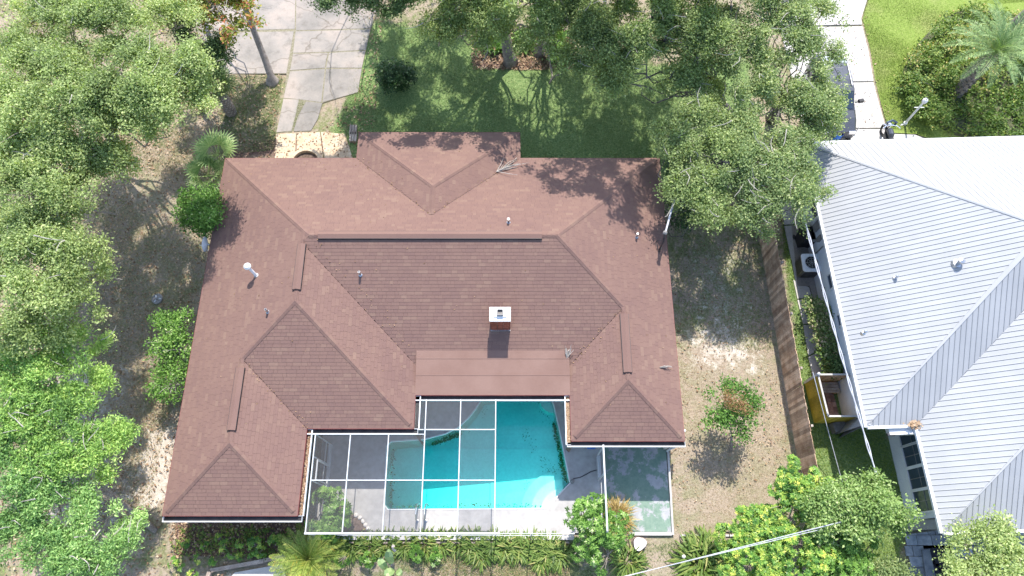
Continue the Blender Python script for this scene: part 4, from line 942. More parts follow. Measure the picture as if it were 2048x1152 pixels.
p = G(1707, 284, .05); MB().bar(p, p+(.38,.6,.02), .03).top('pole', 'thin grey pole lying on the driveway by the white eaves', 'pole', M['steel'])

# ------------------------------------------------------------------ overhead cables
def sag(p, q, s, n=24): return [np.array(p)*(1-t) + np.array(q)*t - np.array([0,0,4*s*t*(1-t)]) for t in np.linspace(0, 1, n)]
def cable(label, strands, r, m=M['cable'], group=None):
    b = MB()
    for pts in strands: b.tube(pts, r, 6)
    return b.top('overhead_cable', label, 'cable', m, group)
A_ = G(1357, 366, 4.7); cable('pale service cable from the roof mast up into the oak', [sag(MASTTOP, A_ + (A_-MASTTOP)*.06, .1), sag(MASTTOP+(.03,0,.03), A_+(A_-MASTTOP)*.06+(.05,0,0), .13)], .022)
p0, p1 = G(1610, 440, 4.6), G(1754, 955, 3.2)
def wob(pts, a_, f): return [p + np.array([a_*math.sin(f*i), 0, 0]) for i, p in enumerate(pts)]
cable('thick white cable hanging above the side of the white house', [wob(sag(p0+(p0-p1)*.12, p1+(p1-p0)*.02, .15, 70), .018, .9), wob(sag(p0+(p0-p1)*.12+(.03,0,.02), p1+(p1-p0)*.02+(.03,0,.02), .15, 70), .018, -.9)], .024)
p0, p1 = G(1626, 745, 2.6), G(1689, 980, .3); cable('thin pale cable crossing above the board enclosure', [sag(p0, p1, .04)], .016)
p0, p1 = G(1190, 1168, 4.6), G(1712, 1037, 3.2)
cable('twisted pale cables slanting across the back shrubs', [sag(p0, p1, .02, 40), wob(sag(p0+(0,.02,0), p1+(0,-.10,-.3), .10, 40), .01, .8), sag(p0+(.03,.0,.02), p1+(0,.02,.02), .03, 40)], .012)
p = G(1368, 1113, 4.05); MB().lathe(p-(0,0,.12), [(.02,0),(.06,.04),(.06,.12),(.02,.16)], 8).top('cable_clamp', 'pale splice clamp on the twisted back cables', 'clamp', M['sand_rock'])

# ------------------------------------------------------------------ small things
p = G(315, 598, .02); dl = thing('round_lid', 'round grey metal lid lying on the dry left lawn', 'lid', p)
MB().lathe(p, [(.25,0),(.25,.05),(.22,.06),(.20,.045),(.06,.045),(.05,.07),(.0,.07)], 24).obj('disc', M['grey'], dl)
for k in range(3): MB().obox(p + (.13*math.cos(k*2.1), .13*math.sin(k*2.1), .05), (.06*math.cos(k*2.1), .06*math.sin(k*2.1), 0), (-.03*math.sin(k*2.1), .03*math.cos(k*2.1), 0), (0,0,.006)).obj('rib', M['steel'], dl)
p = G(417, 491, 2.6); ds = thing('satellite_dish', 'white dish seen edge on at the left eaves under the shrub shade', 'satellite dish', p)
b = MB(); rows = []; n = 14; V = []; F = []
for r, dpt in ((.0,0),(.12,.012),(.24,.045),(.34,.09)):
    for k in range(n): V.append((p[0]-.02-dpt*.9, p[1]+r*math.cos(2*PI*k/n), p[2]+.1+r*.9*math.sin(2*PI*k/n)+dpt*.4))
for i in range(3):
    for k in range(n): F.append((i*n+k, i*n+(k+1) % n, (i+1)*n+(k+1) % n, (i+1)*n+k))
mk('dish', V, F, M['white'], ds); MB().bar(p+(.0,0,.1), p+(.35,0,-.15), .04).obj('bracket', M['steel'], ds); MB().bar(p+(-.02,-.2,-.1), p+(-.35,0,.1), .02).obj('feed_arm', M['steel'], ds)
p = G(1182, 892, DZ); tr = thing('blue_tray', 'small blue plastic tray lying on the shaded pool deck', 'tray', p); cb_ = mat('tray_blue_light', (.10,.28,.62), None, 3, .4)
MB().obox(p+(0,0,.012), (.15,0,0), (0,.11,0), (0,0,.01)).obj('base', cb_, tr)
r = MB()
for s_ in (-1, 1): r.obox(p+(s_*.15,0,.05), (.012,0,0), (0,.125,0), (0,0,.05)).obox(p+(0,s_*.115,.05), (.138,0,0), (0,.01,0), (0,0,.05))
r.obj('rim', M['blue'], tr)
hp = [G(x, y, DZ+.02) for x, y in ((1143,960),(1148,957),(1160,955),(1172,949),(1182,943),(1194,940))]; hp = [G(1112,998,-.3), G(1130,975,.0)] + hp
MB().tube(hp, .018, 6).top('hose', 'grey hose running from the shaded deck into the pool', 'hose', M['dark_metal'])
p = G(1144, 963, DZ); MB().lathe(p, [(.09,0),(.09,.05),(.05,.08),(.05,.16),(.02,.18)], 10).top('skimmer_fitting', 'grey fitting where the hose enters the pool', 'fitting', M['grey'])
p = G(1277, 1088); stp = thing('tree_stump', 'pale round cut tree stump in the back bed', 'tree stump', p)
b = MB(); n = 18; pr2 = [(.33,0),(.28,.08),(.25,.3)]; V = []
for r, z in pr2:
    for k in range(n): rr = r*(1+.10*math.sin(3*k*2*PI/n+1)+.06*math.sin(7*k)); V.append((p[0]+rr*math.cos(2*PI*k/n), p[1]+rr*math.sin(2*PI*k/n), z))
b.add(V, [(i*n+k, i*n+(k+1) % n, (i+1)*n+(k+1) % n, (i+1)*n+k) for i in range(2) for k in range(n)]).obj('bark', M['bark'], stp)
MB().add([(v[0]*1, v[1]*1, .305) for v in V[2*n:]], [tuple(range(n))]).obj('cut_face', M['stump'], stp)
p = G(1334, 897); ut = thing('utility_pier', 'small brown pier with pale curved pipe at the right wing corner', 'pier', p)
MB().box(p[0]-.18, p[0]+.0, p[1]-.05, p[1]+.5, 0, 1.5).obj('pier', M['stucco'], ut); MB().box(p[0]+.01, p[0]+.18, p[1]+.02, p[1]+.35, .4, 1.6).obj('box', M['brown_trim'], ut)
MB().tube([p+(.26,.35,2.3), p+(.28,.3,1.4), p+(.24,.1,1.2), p+(.1,-.1,1.0), p+(-.02,-.12,.6), p+(-.02,-.12,0)], .045, 8).obj('pipe', M['white'], ut)
# timber edging and slab in the near-left corner
tb = [(428,1152),(421,1147),(455,1134)]; 
def timber(a_, c_, label): p = G(*a_); q = G(*c_); MB().bar((p[0],p[1],.09), (q[0],q[1],.09), .15, .18).top('timber', label, 'timber', M['wood_grey'], None)
timber((415,1165),(422,1142), 'short weathered timber closing the left end of the back bed'); timber((424,1141),(530,1122), 'long weathered timber edging under the left wing bed'); timber((531,1121),(572,1112), 'weathered timber meeting the yellow green palm')
MB().prism(GP([(470,1145),(565,1128),(580,1180),(440,1180)]), -.05, .05).obj('stepping_slab', M['concrete_pale'], kind='structure')
# ring planter at the entry
pc = G(614, 330)[:2]; rg = []; 
b = MB(); n = 40; 
for r, z in ((.78,0),(.78,.34),(.62,.34),(.62,.05)):
    for k in range(n): b.V.append((pc[0]+r*math.cos(2*PI*k/n), pc[1]+r*math.sin(2*PI*k/n), z))
b.F = [(i*n+k, i*n+(k+1) % n, (i+1)*n+(k+1) % n, (i+1)*n+k) for i in range(3) for k in range(n)]
pl = thing('ring_planter', 'round tan masonry planter ring half hidden by the front eaves', 'planter', (*pc, 0)); b.obj('ring', M['pad'], pl); MB().lathe((*pc, 0), [(.62,.04),(.62,.16)], 30).obj('soil', M['mulch'], pl)
for i, dy in enumerate((0, .45)):
    for j in range(3): 
        pp = G(702+j*5, 262+i*14); MB().box(pp[0]-.05, pp[0]+.05, pp[1]-.28, pp[1]+.28, 0, .14+.0*j).top('landscape_timber', ['lawn end','middle','roof end'][2-j] + ' timber of the ' + ['far','near'][i] + ' step by the front bump roof', 'timber', M['wood_grey'], 'timber step pieces by the front wall')
#PART4
# ------------------------------------------------------------------ vegetation
def unit(v): return v / (np.linalg.norm(v, axis=-1, keepdims=True) + 1e-9)
def pnoise(P, f, sd):
    r = np.random.default_rng(sd); v = 0
    for _ in range(6):
        k = unit(r.normal(size=3))*f*r.uniform(.6, 1.6); v = v + np.sin(P @ k + r.uniform(0, 6.28))
    return v / 6**.5
def leaves(C, ax, nrm, ln, wd, fold=0.):
    """one rhombic blade per row: C base-to-tip middle, ax long axis, nrm normal"""
    ax = unit(ax); b = unit(np.cross(nrm, ax)); nn = np.cross(ax, b); n = len(C)
    ln = np.broadcast_to(ln, n)[:, None]; wd = np.broadcast_to(wd, n)[:, None]
    V = np.stack([C - ax*ln/2, C + b*wd/2 - ax*ln*.08 + nn*fold*wd, C + ax*ln/2, C - b*wd/2 - ax*ln*.08 + nn*fold*wd], 1).reshape(-1, 3)
    return V, np.arange(4*n).reshape(n, 4)
def blob_clusters(blobs, per_area, bias=.5, flat=.75, thin=.0, nf=1.3, seed=1):
    out = []
    for k, (c, r) in enumerate(blobs):
        n = max(3, int(per_area*PI*r*r)); m_ = n*3
        d = unit(rng.normal(size=(m_, 3))); d[:, 2] = np.where(rng.random(m_) < .8, np.abs(d[:, 2]), d[:, 2])
        lob = 1 + .30*pnoise(d + 3.1*k, 2.6, seed + k) + .12*pnoise(d, 6., seed)          # lobed, uneven outline
        rad = r*np.clip(lob, .45, 1.5)*(bias + (1-bias)*rng.random(m_)**.6)
        P = np.asarray(c) + d*rad[:, None]*np.array([1, 1, flat])
        v = .7*pnoise(P, nf*1.9, seed) + .6*pnoise(P, nf*4.2, seed+1) + rng.normal(0, .18, m_); P = P[v > thin][:n]; out.append(P)
    return np.concatenate(out)
def crown_leaves(CL, per, spread, ln, wd, upb=.8, flat=.6, cmat=.5):
    n = len(CL); c = np.repeat(CL, per, 0); o = rng.normal(0, 1, (n*per, 3))*spread*np.array([1, 1, flat])
    P = c + o; nrm = unit(rng.normal(size=P.shape)*.8 + np.array([0, 0, upb])); ax = rng.normal(size=P.shape) + unit(o)*.8
    ax -= nrm*np.sum(ax*nrm, 1)[:, None]
    s = rng.uniform(.55, 1.5, len(P)); V, F = leaves(P, ax, nrm, ln*s, wd*s, .12)
    cr = np.repeat(rng.normal(.46, .10, n) + .16*pnoise(CL, .9, 77) + .08*pnoise(CL, 2.7, 78), per); rd = np.clip(cr + rng.normal(0, .2, len(P)), 0, 1); return V, F, rd
def limb_path(p, q, bend=.15, n=6, sagz=.0):
    p = np.asarray(p, float); q = np.asarray(q, float); L_ = np.linalg.norm(q-p); off = rng.normal(0, bend*L_, 3); t = np.linspace(0, 1, n)[:, None]
    return p + (q-p)*t + off*np.sin(PI*t)*.6 + rng.normal(0, bend*L_*.12, (n, 3))*np.sin(PI*t) + np.array([0, 0, sagz])*np.sin(PI*t)
def to_blobs(bl): return [(G(x, y, h), r*MPP(x, y, h)) for x, y, r, h in bl]
def tree(name, label, cat, base, blobs, lm, bark, lai=2.1, ln=.088, wd=.05, per=22, spread=.15, thin=-.1, nf=1.25, tr=.22, fork=.38, seed=3, group=None, twigs=40, bias=.6, flat=.75, upb=1.3, lean=None, raw=False, subs=(6, .50), fine=True):
    B0 = B = blobs if raw else to_blobs(blobs)
    if subs:
        B = []
        for c, r in B0:
            for _ in range(subs[0]):
                d = unit(rng.normal(size=3)); d[2] = abs(d[2])*.75 - .12; B.append((np.asarray(c) + d*r*rng.uniform(.45, .85), r*subs[1]*rng.uniform(.7, 1.3)))
    b0 = np.array(base if len(base) == 3 else G(*base))
    t = thing(name, label, cat, b0, group)
    la = .5*ln*wd; CL = blob_clusters(B, lai/la/per, bias, flat, thin, nf, seed)
    V, F, rd = crown_leaves(CL, per, spread, ln, wd, upb)
    mk('crown', V, F, lm, t, rnd=rd)
    cen = np.mean([c for c, _ in B0], 0); hh = max(.4, cen[2]*fork); fk = b0 + (cen-b0)*np.array([.35, .35, 0]) + np.array([0, 0, hh])
    if lean is not None: fk = np.array(lean)
    m = MB(); m.tube(np.vstack([b0 - (0,0,.1), b0 + (fk-b0)*.15, limb_path(b0 + (fk-b0)*.15, fk, .06, 5)[1:]]), np.r_[tr*1.45, tr*1.1, np.linspace(tr, tr*.75, 4)], 10)
    lr = tr*.46*min(1, 1.9/len(B0)**.5)
    for c, r in B0:
        m.tube(limb_path(fk, c - np.array([0,0,r*.15]), .22, 9), np.linspace(lr, lr*.2, 9), 7)
    bc = np.array([c for c, _ in B0])
    for k in rng.choice(len(CL), min(len(CL), twigs*len(B0)), False):
        j = np.argmin(np.linalg.norm(bc - CL[k], axis=1)); s_ = bc[j] + (CL[k]-bc[j])*rng.uniform(.0, .3)
        m.tube(limb_path(s_, CL[k] + rng.normal(0, .1, 3), .12, 4), np.linspace(max(.012, tr*.09), .008, 4), 4, False)
    m.obj('trunk', bark, t, smooth=True)
    if tr > .13 and not raw:
        m = MB()
        for k in rng.choice(len(CL), min(len(CL), 2*len(B0)), False):
            d = unit(rng.normal(size=3)*np.array([1, 1, .3])); p = CL[k] + np.array([0, 0, .12]); m.tube(limb_path(p, p + d*rng.uniform(.4, 1.0), .15, 5), np.linspace(.022, .008, 5), 4, False)
        m.obj('dead_twigs', M['twig'], t, kind='stuff')
    return t
OB = dict(lm=L['oak'], bark=M['bark'])
# --- left oaks
tree('oak_tree', 'broad grey green oak filling the far left corner, its crown reaching the entry drive', 'tree', (215, 245), [(30,120,70,8),(20,240,60,7.6),(200,300,46,7.4),(210,40,70,8.5),(310,170,60,8.5),(200,225,60,8),(290,275,40,7.5),(100,240,70,8),(350,60,60,7),(60,50,85,7.5),(150,95,95,8),(250,70,90,8),(330,110,75,8.5),(385,165,52,8),(250,165,95,8.5),(150,190,90,8),(335,225,62,8),(250,265,80,7),(60,170,90,7.5),(405,200,32,7.8),(140,0,90,7.5),(290,0,70,7)], tr=.30, seed=11, thin=.12, lai=1.95, twigs=22, **OB)
tree('oak_tree', 'grey green oak at the left frame edge halfway down, bare twigs showing', 'tree', (20, 420), [(220,320,46,7),(180,420,44,6.4),(120,450,50,6.8),(20,340,60,7.4),(90,350,60,7.2),(175,350,50,6.6),(60,450,60,7),(40,300,85,7),(130,310,75,7),(60,395,85,7.5),(150,400,65,6.5),(215,345,52,6.2),(255,385,38,5.5),(10,470,70,7)], tr=.26, seed=12, thin=.1, lai=1.95, twigs=22, **OB)
tree('oak_tree', 'grey green oak above the yellow green cedars at the left edge', 'tree', (50, 640), [(40,640,60,6.6),(150,640,44,5.6),(190,500,40,6),(100,600,50,6.4),(100,540,60,6.8),(170,600,38,5.8),(10,560,60,7),(60,500,80,7),(140,490,62,6.5),(60,580,75,7),(140,580,60,6.2),(195,540,38,5.5),(20,650,65,6.5),(100,650,50,5.8)], tr=.24, seed=13, thin=.1, lai=1.9, twigs=22, **OB)
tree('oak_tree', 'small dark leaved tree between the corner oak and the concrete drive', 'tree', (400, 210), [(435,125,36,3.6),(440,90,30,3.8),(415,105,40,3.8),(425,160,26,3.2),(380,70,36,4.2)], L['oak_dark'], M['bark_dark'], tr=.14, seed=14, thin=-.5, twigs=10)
tree('autumn_tree', 'tree with red and yellow autumn leaves by the slender leaning trunk', 'tree', (395, -20), [(375,5,42,5.5),(430,20,40,5.5),(480,15,35,5.2),(455,55,26,5),(425,50,22,5),(500,55,18,4.8),(350,-20,50,5.5),(440,-30,50,5.8)], L['red'], M['bark'], tr=.15, seed=15, subs=None, lai=2.2, thin=-.1, ln=.15, wd=.08, per=18, twigs=14)
# --- cedars, near left
cd = dict(bark=M['bark'], ln=.105, wd=.036, per=40, spread=.13, nf=2.0, upb=.9, lai=2.5, twigs=10, bias=.6, subs=(7, .44), flat=.9)
def cedar(label, base, bl, lm, seed): return tree('cedar_tree', label, 'tree', base, bl, lm, seed=seed, tr=.16, thin=.02, **cd)
cedar('bright yellow green cedar topmost of the near left cluster', (100, 800), [(60,665,40,5.6),(170,800,40,4.9),(60,810,50,5.4),(120,830,44,5.2),(40,700,52,5.5),(105,690,45,5.3),(150,735,48,5),(80,755,50,5.6),(195,770,34,4.4),(20,770,50,5.4),(140,800,48,5),(205,690,22,4.2),(165,670,26,4.6)], L['cedar'], 21)
cedar('yellow green cedar whose tip points at the brown roof', (160, 960), [(20,850,50,5.4),(120,940,46,4.9),(200,895,34,4.6),(255,862,22,4.1),(60,850,60,5.2),(130,870,50,5),(190,860,42,4.6),(240,880,34,4.2),(170,910,46,4.8),(225,935,34,4.2),(90,920,55,5)], L['cedar'], 22)
cedar('green cedar on the left frame edge in the near left cluster', (30, 1010), [(70,1020,46,4.9),(160,985,36,4.6),(20,1060,50,4.8),(110,1100,44,4.6),(20,900,50,5.2),(30,980,60,5),(100,990,48,4.8),(60,1060,55,4.8),(15,1110,50,4.8),(130,1060,40,4.4)], L['cedar_b'], 23)
cedar('blue green cedar in the near left corner beside the sandy path', (190, 1130), [(180,1010,42,4.4),(235,1020,36,4),(200,1070,48,4.4),(260,1075,34,3.8),(140,1120,55,4.4),(220,1125,48,4.2),(278,1040,20,3.4)], L['cedar_b'], 24)
lt = thing('leaning_trunk', 'bare leaning grey trunk emerging between the cedars over the sand', 'tree trunk', G(312, 1062))
MB().tube([G(312,1062,-.05), G(285,1040,.35), G(258,1018,.8), G(225,990,1.5), G(185,975,2.3), G(160,970,2.9)], [.13,.12,.11,.10,.08,.05], 9).obj('trunk', M['bark'], lt, smooth=True)
b = MB()
for q in (((160,945),(135,952)),((160,945),(150,930)),((165,948),(175,938)),((200,1060),(186,1078)),((210,880),(190,900)),((65,845),(40,850))): b.tube([G(*q[0],4.6), G(*q[1],5.0)], [.03,.015], 5)
b.obj('dead_limb', M['twig'], lt)
# --- front oaks
tree('oak_tree', 'grey green oak with the thick pale trunk in the mulch bed beyond the front lawn', 'tree', (1021, 124), [(930,60,36,5.8),(1010,70,34,5.6),(1035,10,50,6.5),(890,70,24,5.4),(870,20,30,6),(890,30,52,6),(945,15,55,6.5),(1000,40,52,6.3),(870,-20,70,6.6),(980,-50,85,7),(910,70,34,5.5),(960,85,30,5.2),(1060,30,50,6.2),(860,-90,80,7),(985,-110,90,7.2)], tr=.30, seed=31, lai=2.2, thin=-.15, twigs=18, lean=G(1003,45,2.2), **OB)
tree('oak_tree', 'oak with the forked grey trunk right of the thick pale trunk', 'tree', (1077, 106), [(1090,75,30,5.4),(1120,75,36,5.8),(1140,50,40,6.2),(1100,40,50,6),(1050,90,24,5),(1150,15,55,6.3),(1170,75,52,6),(1130,110,34,5.3),(1105,60,40,6),(1075,30,44,6.2),(1090,-50,75,6.8),(1180,-60,80,6.8)], tr=.24, seed=32, lai=2.2, thin=-.1, twigs=18, lean=G(1100,20,2.6), **OB)
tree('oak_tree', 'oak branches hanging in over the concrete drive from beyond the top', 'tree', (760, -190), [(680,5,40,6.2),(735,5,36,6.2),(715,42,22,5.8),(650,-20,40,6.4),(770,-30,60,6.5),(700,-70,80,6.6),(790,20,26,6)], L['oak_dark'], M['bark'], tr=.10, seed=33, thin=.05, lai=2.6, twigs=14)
tree('oak_tree', 'large oak with dark forked limbs spreading above the right side of the front lawn', 'tree', (1462, 250), [(1160,140,34,5.2),(1230,170,28,4.9),(1330,185,24,4.8),(1290,145,36,5.4),(1380,165,30,5),(1210,120,34,5.6),(1190,95,45,6),(1400,100,48,6.2),(1375,120,36,5.4),(1180,40,50,6.4),(1450,130,36,5.6),(1270,90,40,6.2),(1330,80,40,6.4),(1420,190,26,4.4),(1235,60,58,6.2),(1300,40,62,6.5),(1370,50,62,6.6),(1250,125,42,5.6),(1310,110,46,5.8),(1210,150,26,5),(1440,60,60,6.5),(1340,160,28,5.2),(1285,175,22,5),(1300,-50,90,7),(1420,-50,90,7)], L['oak'], M['bark_dark'], tr=.36, seed=34, lai=3.0, thin=-.12, twigs=16, lean=G(1425,160,2.7))
tree('oak_tree', 'oak whose olive crown overhangs the pale neighbouring driveway', 'tree', (1545, 235), [(1630,225,30,4.6),(1655,250,24,4.3),(1612,255,28,4.5),(1675,205,20,4.8),(1600,215,30,4.9),(1455,60,45,6.4),(1520,130,45,6.2),(1590,100,45,6.2),(1580,30,45,6.5),(1530,190,36,5.6),(1640,215,32,5.5),(1625,160,36,5.8),(1665,215,18,5.3),(1635,90,34,6),(1600,265,24,5),(1490,110,52,6.2),(1545,60,60,6.5),(1500,180,44,5.6),(1565,140,52,6),(1620,60,46,6.2),(1600,190,45,5.6),(1655,100,34,5.8),(1640,10,40,6.2),(1675,45,22,5.8),(1655,190,30,5.4),(1625,245,30,5.2),(1540,-40,80,7),(1560,215,34,5.2),(1655,235,24,5.2),(1680,160,12,5.4)], L['oak_warm'], M['bark_dark'], tr=.28, seed=35, thin=-.1, twigs=16)
tree('oak_tree', 'lower oak standing at the far right corner of the brown roof', 'tree', (1455, 330), [(1352,290,28,4.8),(1380,280,34,5),(1440,280,34,5.1),(1440,350,40,4.9),(1390,355,36,4.8),(1420,215,30,4.9),(1345,385,26,4.6),(1415,430,30,4.5),(1345,255,36,4.8),(1400,240,42,5),(1360,320,40,4.6),(1420,310,48,5),(1375,385,38,4.6),(1430,400,44,4.6),(1455,250,34,5),(1390,430,24,4.2),(1470,430,26,4.2),(1350,425,14,4.0)], L['oak'], M['bark_dark'], tr=.2, seed=36, thin=-.15, twigs=20)
tree('oak_tree', 'olive oak reaching over the board fence to the white metal roof', 'tree', (1520, 330), [(1465,360,36,5),(1500,430,34,4.6),(1530,330,40,5.3),(1575,320,36,5.3),(1590,365,36,5.1),(1480,270,34,5.2),(1520,410,30,4.8),(1570,250,32,5.2),(1600,290,26,5.2),(1490,310,46,5.2),(1545,290,46,5.2),(1500,375,46,5),(1560,360,52,5.2),(1600,400,42,5),(1550,425,38,4.8),(1615,330,32,5.2),(1640,375,22,4.8),(1595,445,22,4.4),(1510,240,36,5.2),(1655,340,16,4.9),(1530,460,16,4.2)], L['oak_warm'], M['bark_dark'], tr=.2, seed=37, thin=-.1, twigs=20)
for lab, c0, bl in (('tall street side oak beyond the top centre, shading the front lawn', (-3.5,33.5,0), [((.3,26,8.6),1.3),((-1.2,25.4,8.4),1.2),((1.4,24.2,8.4),1.1),((-3.2,24.2,8.2),1.0),((-4.2,22.0,8.2),1.0),((-2.1,21.9,8.2),1.05),((-.2,21.6,8.3),.95),((-6.8,24.2,7.9),1.2),((-7.2,22.0,8.2),.8),((-5.9,22.4,8.0),.9),((-3.9,26.8,8.6),1.4),((-1.6,23.6,8.3),1.2),((-6.5,26.5,8.2),1.5),((-4.6,29,8.8),1.9),((-2.6,25.2,8.3),1.5),((-.8,28.2,9),1.8),((-2.5,31.5,9.2),2.3),((-5.5,32,8.8),2.1),((.4,24.3,8.4),1.3),((-4.4,24.0,8.2),1.05),((1.2,26.8,8.8),1.6),((-3.2,22.3,8.2),1.0),((-.9,22.0,8.4),.9),((.4,22.3,8.4),1.0),((-5.0,22.8,8.0),.7)]),
                    ('tall street side oak beyond the top, right of centre', (5.5,33,0), [((3.6,22.2,8.4),1.0),((6.4,22.6,8.2),1.1),((8.0,21.9,8.3),.9),((2.0,26.4,8.8),1.5),((5.6,24.9,8.6),1.3),((2.8,24.6,8.6),1.5),((4.6,26.6,8.8),1.8),((3.4,29.2,9.2),2),((6.8,25.0,8.4),1.5),((7.2,28.6,9),2.1),((5.2,23.4,8.2),1.1),((8.6,24.0,8.2),1.2),((9.4,26.8,8.6),1.6),((1.9,22.6,8.3),.9),((4.6,21.9,11.8),1.2),((2.7,20.9,11.6),.95),((5.5,20.2,12),1.1),((2.0,21.6,11.5),.9),((4.0,21.0,12),1.2),((6.1,20.7,12),1.3),((5.2,23.2,12.2),1.5),((3.2,23.4,11.8),1.1),((7.0,22.6,12),1.4)])):
    tree('oak_tree', lab, 'tree', c0, bl, L['oak'], M['bark_dark'], tr=.11, seed=len(lab), thin=.33, lai=1.5, ln=.13, wd=.085, spread=.14, nf=2.6, upb=.9, subs=(6,.5), twigs=10, raw=True, fork=.7)
ub = thing('understory_shrub', 'bright yellow green shrub lit below the forked limbs', 'shrub', G(1462, 300)); CL = blob_clusters(to_blobs([(1462,290,22,.6),(1455,255,16,.6),(1475,320,20,.6),(1585,330,20,.7),(1560,280,18,.7)]), 60, .4, .7, -.3, 2, 5); V, F, rd = crown_leaves(CL, 20, .16, .10, .06); mk('foliage', V, F, L['yellow'], ub, rnd=rd)
# --- shrubs by the house and yard
sh = dict(subs=None, ln=.095, wd=.055, per=26, spread=.16, nf=2.2, twigs=6)
tree('shrub', 'bright green glossy shrub at the left eaves beside the white dish', 'shrub', (402, 440), [(385,405,30,2.6),(405,425,32,2.9),(420,400,22,2.8),(385,440,26,2.3),(415,455,20,2.6),(424,430,15,3.5),(415,440,16,3.3)], L['shrub'], M['bark'], tr=.07, lai=3.6, seed=41, thin=-.5, **sh)
tree('shrub', 'long mixed green shrub with grey dead twigs along the left eaves', 'shrub', (345, 720), [(330,650,28,1.7),(360,655,30,1.9),(335,690,30,1.7),(362,700,30,1.8),(330,735,26,1.5),(350,770,28,1.6),(320,765,22,1.3),(372,735,18,1.6)], L['shrub'], M['twig'], tr=.06, lai=2.3, seed=42, thin=.05, **{**sh, 'twigs': 26})
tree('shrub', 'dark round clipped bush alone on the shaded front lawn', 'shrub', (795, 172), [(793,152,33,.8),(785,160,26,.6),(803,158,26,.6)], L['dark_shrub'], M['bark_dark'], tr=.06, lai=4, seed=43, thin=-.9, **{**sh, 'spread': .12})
tree('small_tree', 'small round tree with rusty brown seed heads on the dry right yard', 'tree', (1462, 900), [(1440,820,28,2.3),(1475,835,34,2.2),(1500,810,22,2.3),(1460,790,26,2.4),(1490,785,12,2.4),(1425,795,10,2.2),(1515,795,12,2.2),(1480,865,16,1.9),(1415,840,14,2)], L['shrub'], M['bark'], tr=.06, lai=2.2, seed=44, thin=-.05, **sh)
B = to_blobs([(1468,800,24,2.9),(1490,812,18,2.9),(1455,790,12,2.9)]); CL = blob_clusters(B, 45, .55, .5, -.4, 2, 4); V, F, rd = crown_leaves(CL, 20, .12, .06, .03)
o = [q for q in bpy.data.objects if q.name.startswith('small_tree')][0]; mk('seed_head', V, F, L['seed'], o, rnd=rd)
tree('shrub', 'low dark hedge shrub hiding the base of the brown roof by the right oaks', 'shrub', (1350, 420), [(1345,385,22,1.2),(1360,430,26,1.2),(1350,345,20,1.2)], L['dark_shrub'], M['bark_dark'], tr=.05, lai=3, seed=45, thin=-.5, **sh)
# hedge along the white house
for i, (px, py) in enumerate(((1627,612),(1634,645),(1641,678),(1650,710),(1660,737))):
    tree('hedge_shrub', ['pale tipped hedge shrub at the air conditioner end of the row', 'second hedge shrub from the air conditioner along the white wall', 'middle hedge shrub of the row along the white wall', 'fourth hedge shrub along the white wall, below the small window', 'hedge shrub beside the board enclosure'][i], 'shrub', (px, py+10), [(px,py,17,.8),(px+18,py+2,18,.9),(px+6,py+14,15,.7)], leafmat('hedge_leaf_%d' % i, [(0,(.05,.10,.03)),(.5,(.15,.22,.06)),(.75,(.34,.36,.16)),(1,(.50,.38,.28))], .25) if i == 0 else bpy.data.materials['hedge_leaf_0'], M['bark'], tr=.04, lai=3, seed=50+i, thin=-.6, group='hedge along the white house', subs=None, ln=.10, wd=.07, per=20, spread=.12, nf=2, twigs=4)
# large-leaf rosette shrubs
def rosettes(blobs, per_area, nl, ln, wd, seed, droop=.35, thin=-.55, nf=1.5, upb=1.0):
    CL = blob_clusters(blobs, per_area, .6, .75, thin, nf, seed); Vs = []; n = len(CL)
    cen = np.repeat(CL, nl, 0); b_ = np.array([c for c, _ in blobs]); j = np.argmin(np.linalg.norm(CL[:, None] - b_[None], axis=2), 1)
    out = unit(unit(CL - b_[j]) + np.array([0, 0, upb])); out = np.repeat(out, nl, 0)
    a = np.tile(np.arange(nl)*2*PI/nl, n) + np.repeat(rng.uniform(0, 6, n), nl)
    ref = unit(np.cross(out, np.array([.3, .9, .1]))); e2 = np.cross(out, ref); rad = ref*np.cos(a)[:, None] + e2*np.sin(a)[:, None]
    s = rng.uniform(.7, 1.2, len(cen)); d1 = unit(rad + out*rng.uniform(.1, .7, len(cen))[:, None]); d2 = unit(rad - out*droop)
    p0 = cen; p1 = cen + d1*(ln*.5*s)[:, None]; p2 = p1 + d2*(ln*.5*s)[:, None]; sd_ = unit(np.cross(out, rad))*(wd*.5*s)[:, None]
    V = np.stack([p0, p1+sd_, p2, p1-sd_], 1).reshape(-1, 3); F = np.arange(len(V)).reshape(-1, 4)
    rd = np.clip(np.repeat(rng.normal(.5, .2, n), nl) + rng.normal(0, .15, len(cen)), 0, 1); return V, F, rd, CL
def rshrub(name, label, base, bl, lm, per_area, nl, ln, wd, seed, cat='shrub', group=None, tr=.05, **k):
    B = to_blobs(bl); b0 = G(*base); t = thing(name, label, cat, b0, group); V, F, rd, CL = rosettes(B, per_area, nl, ln, wd, seed, **k)
    mk('foliage', V, F, lm, t, rnd=rd); m = MB()
    for c, r in B: m.tube(limb_path(b0, c, .1, 5), np.linspace(tr, tr*.4, 5), 6)
    for q in rng.choice(len(CL), min(len(CL), 14*len(B)), False):
        j = np.argmin([np.linalg.norm(c - CL[q]) for c, _ in B]); m.tube(limb_path(B[j][0], CL[q], .08, 3), [.016, .012, .009], 4, False)
    m.obj('stem', M['bark'], t); return t
rshrub('schefflera', 'bright green umbrella leaved shrub growing inside the pool cage corner', (658,1045), [(655,1000,28,1.4),(685,1020,20,1.2),(645,1025,26,1.3),(665,1042,32,1.2),(690,1040,14,1.),(650,1050,24,1.1)], L['shrub'], 50, 10, .20, .062, 61)
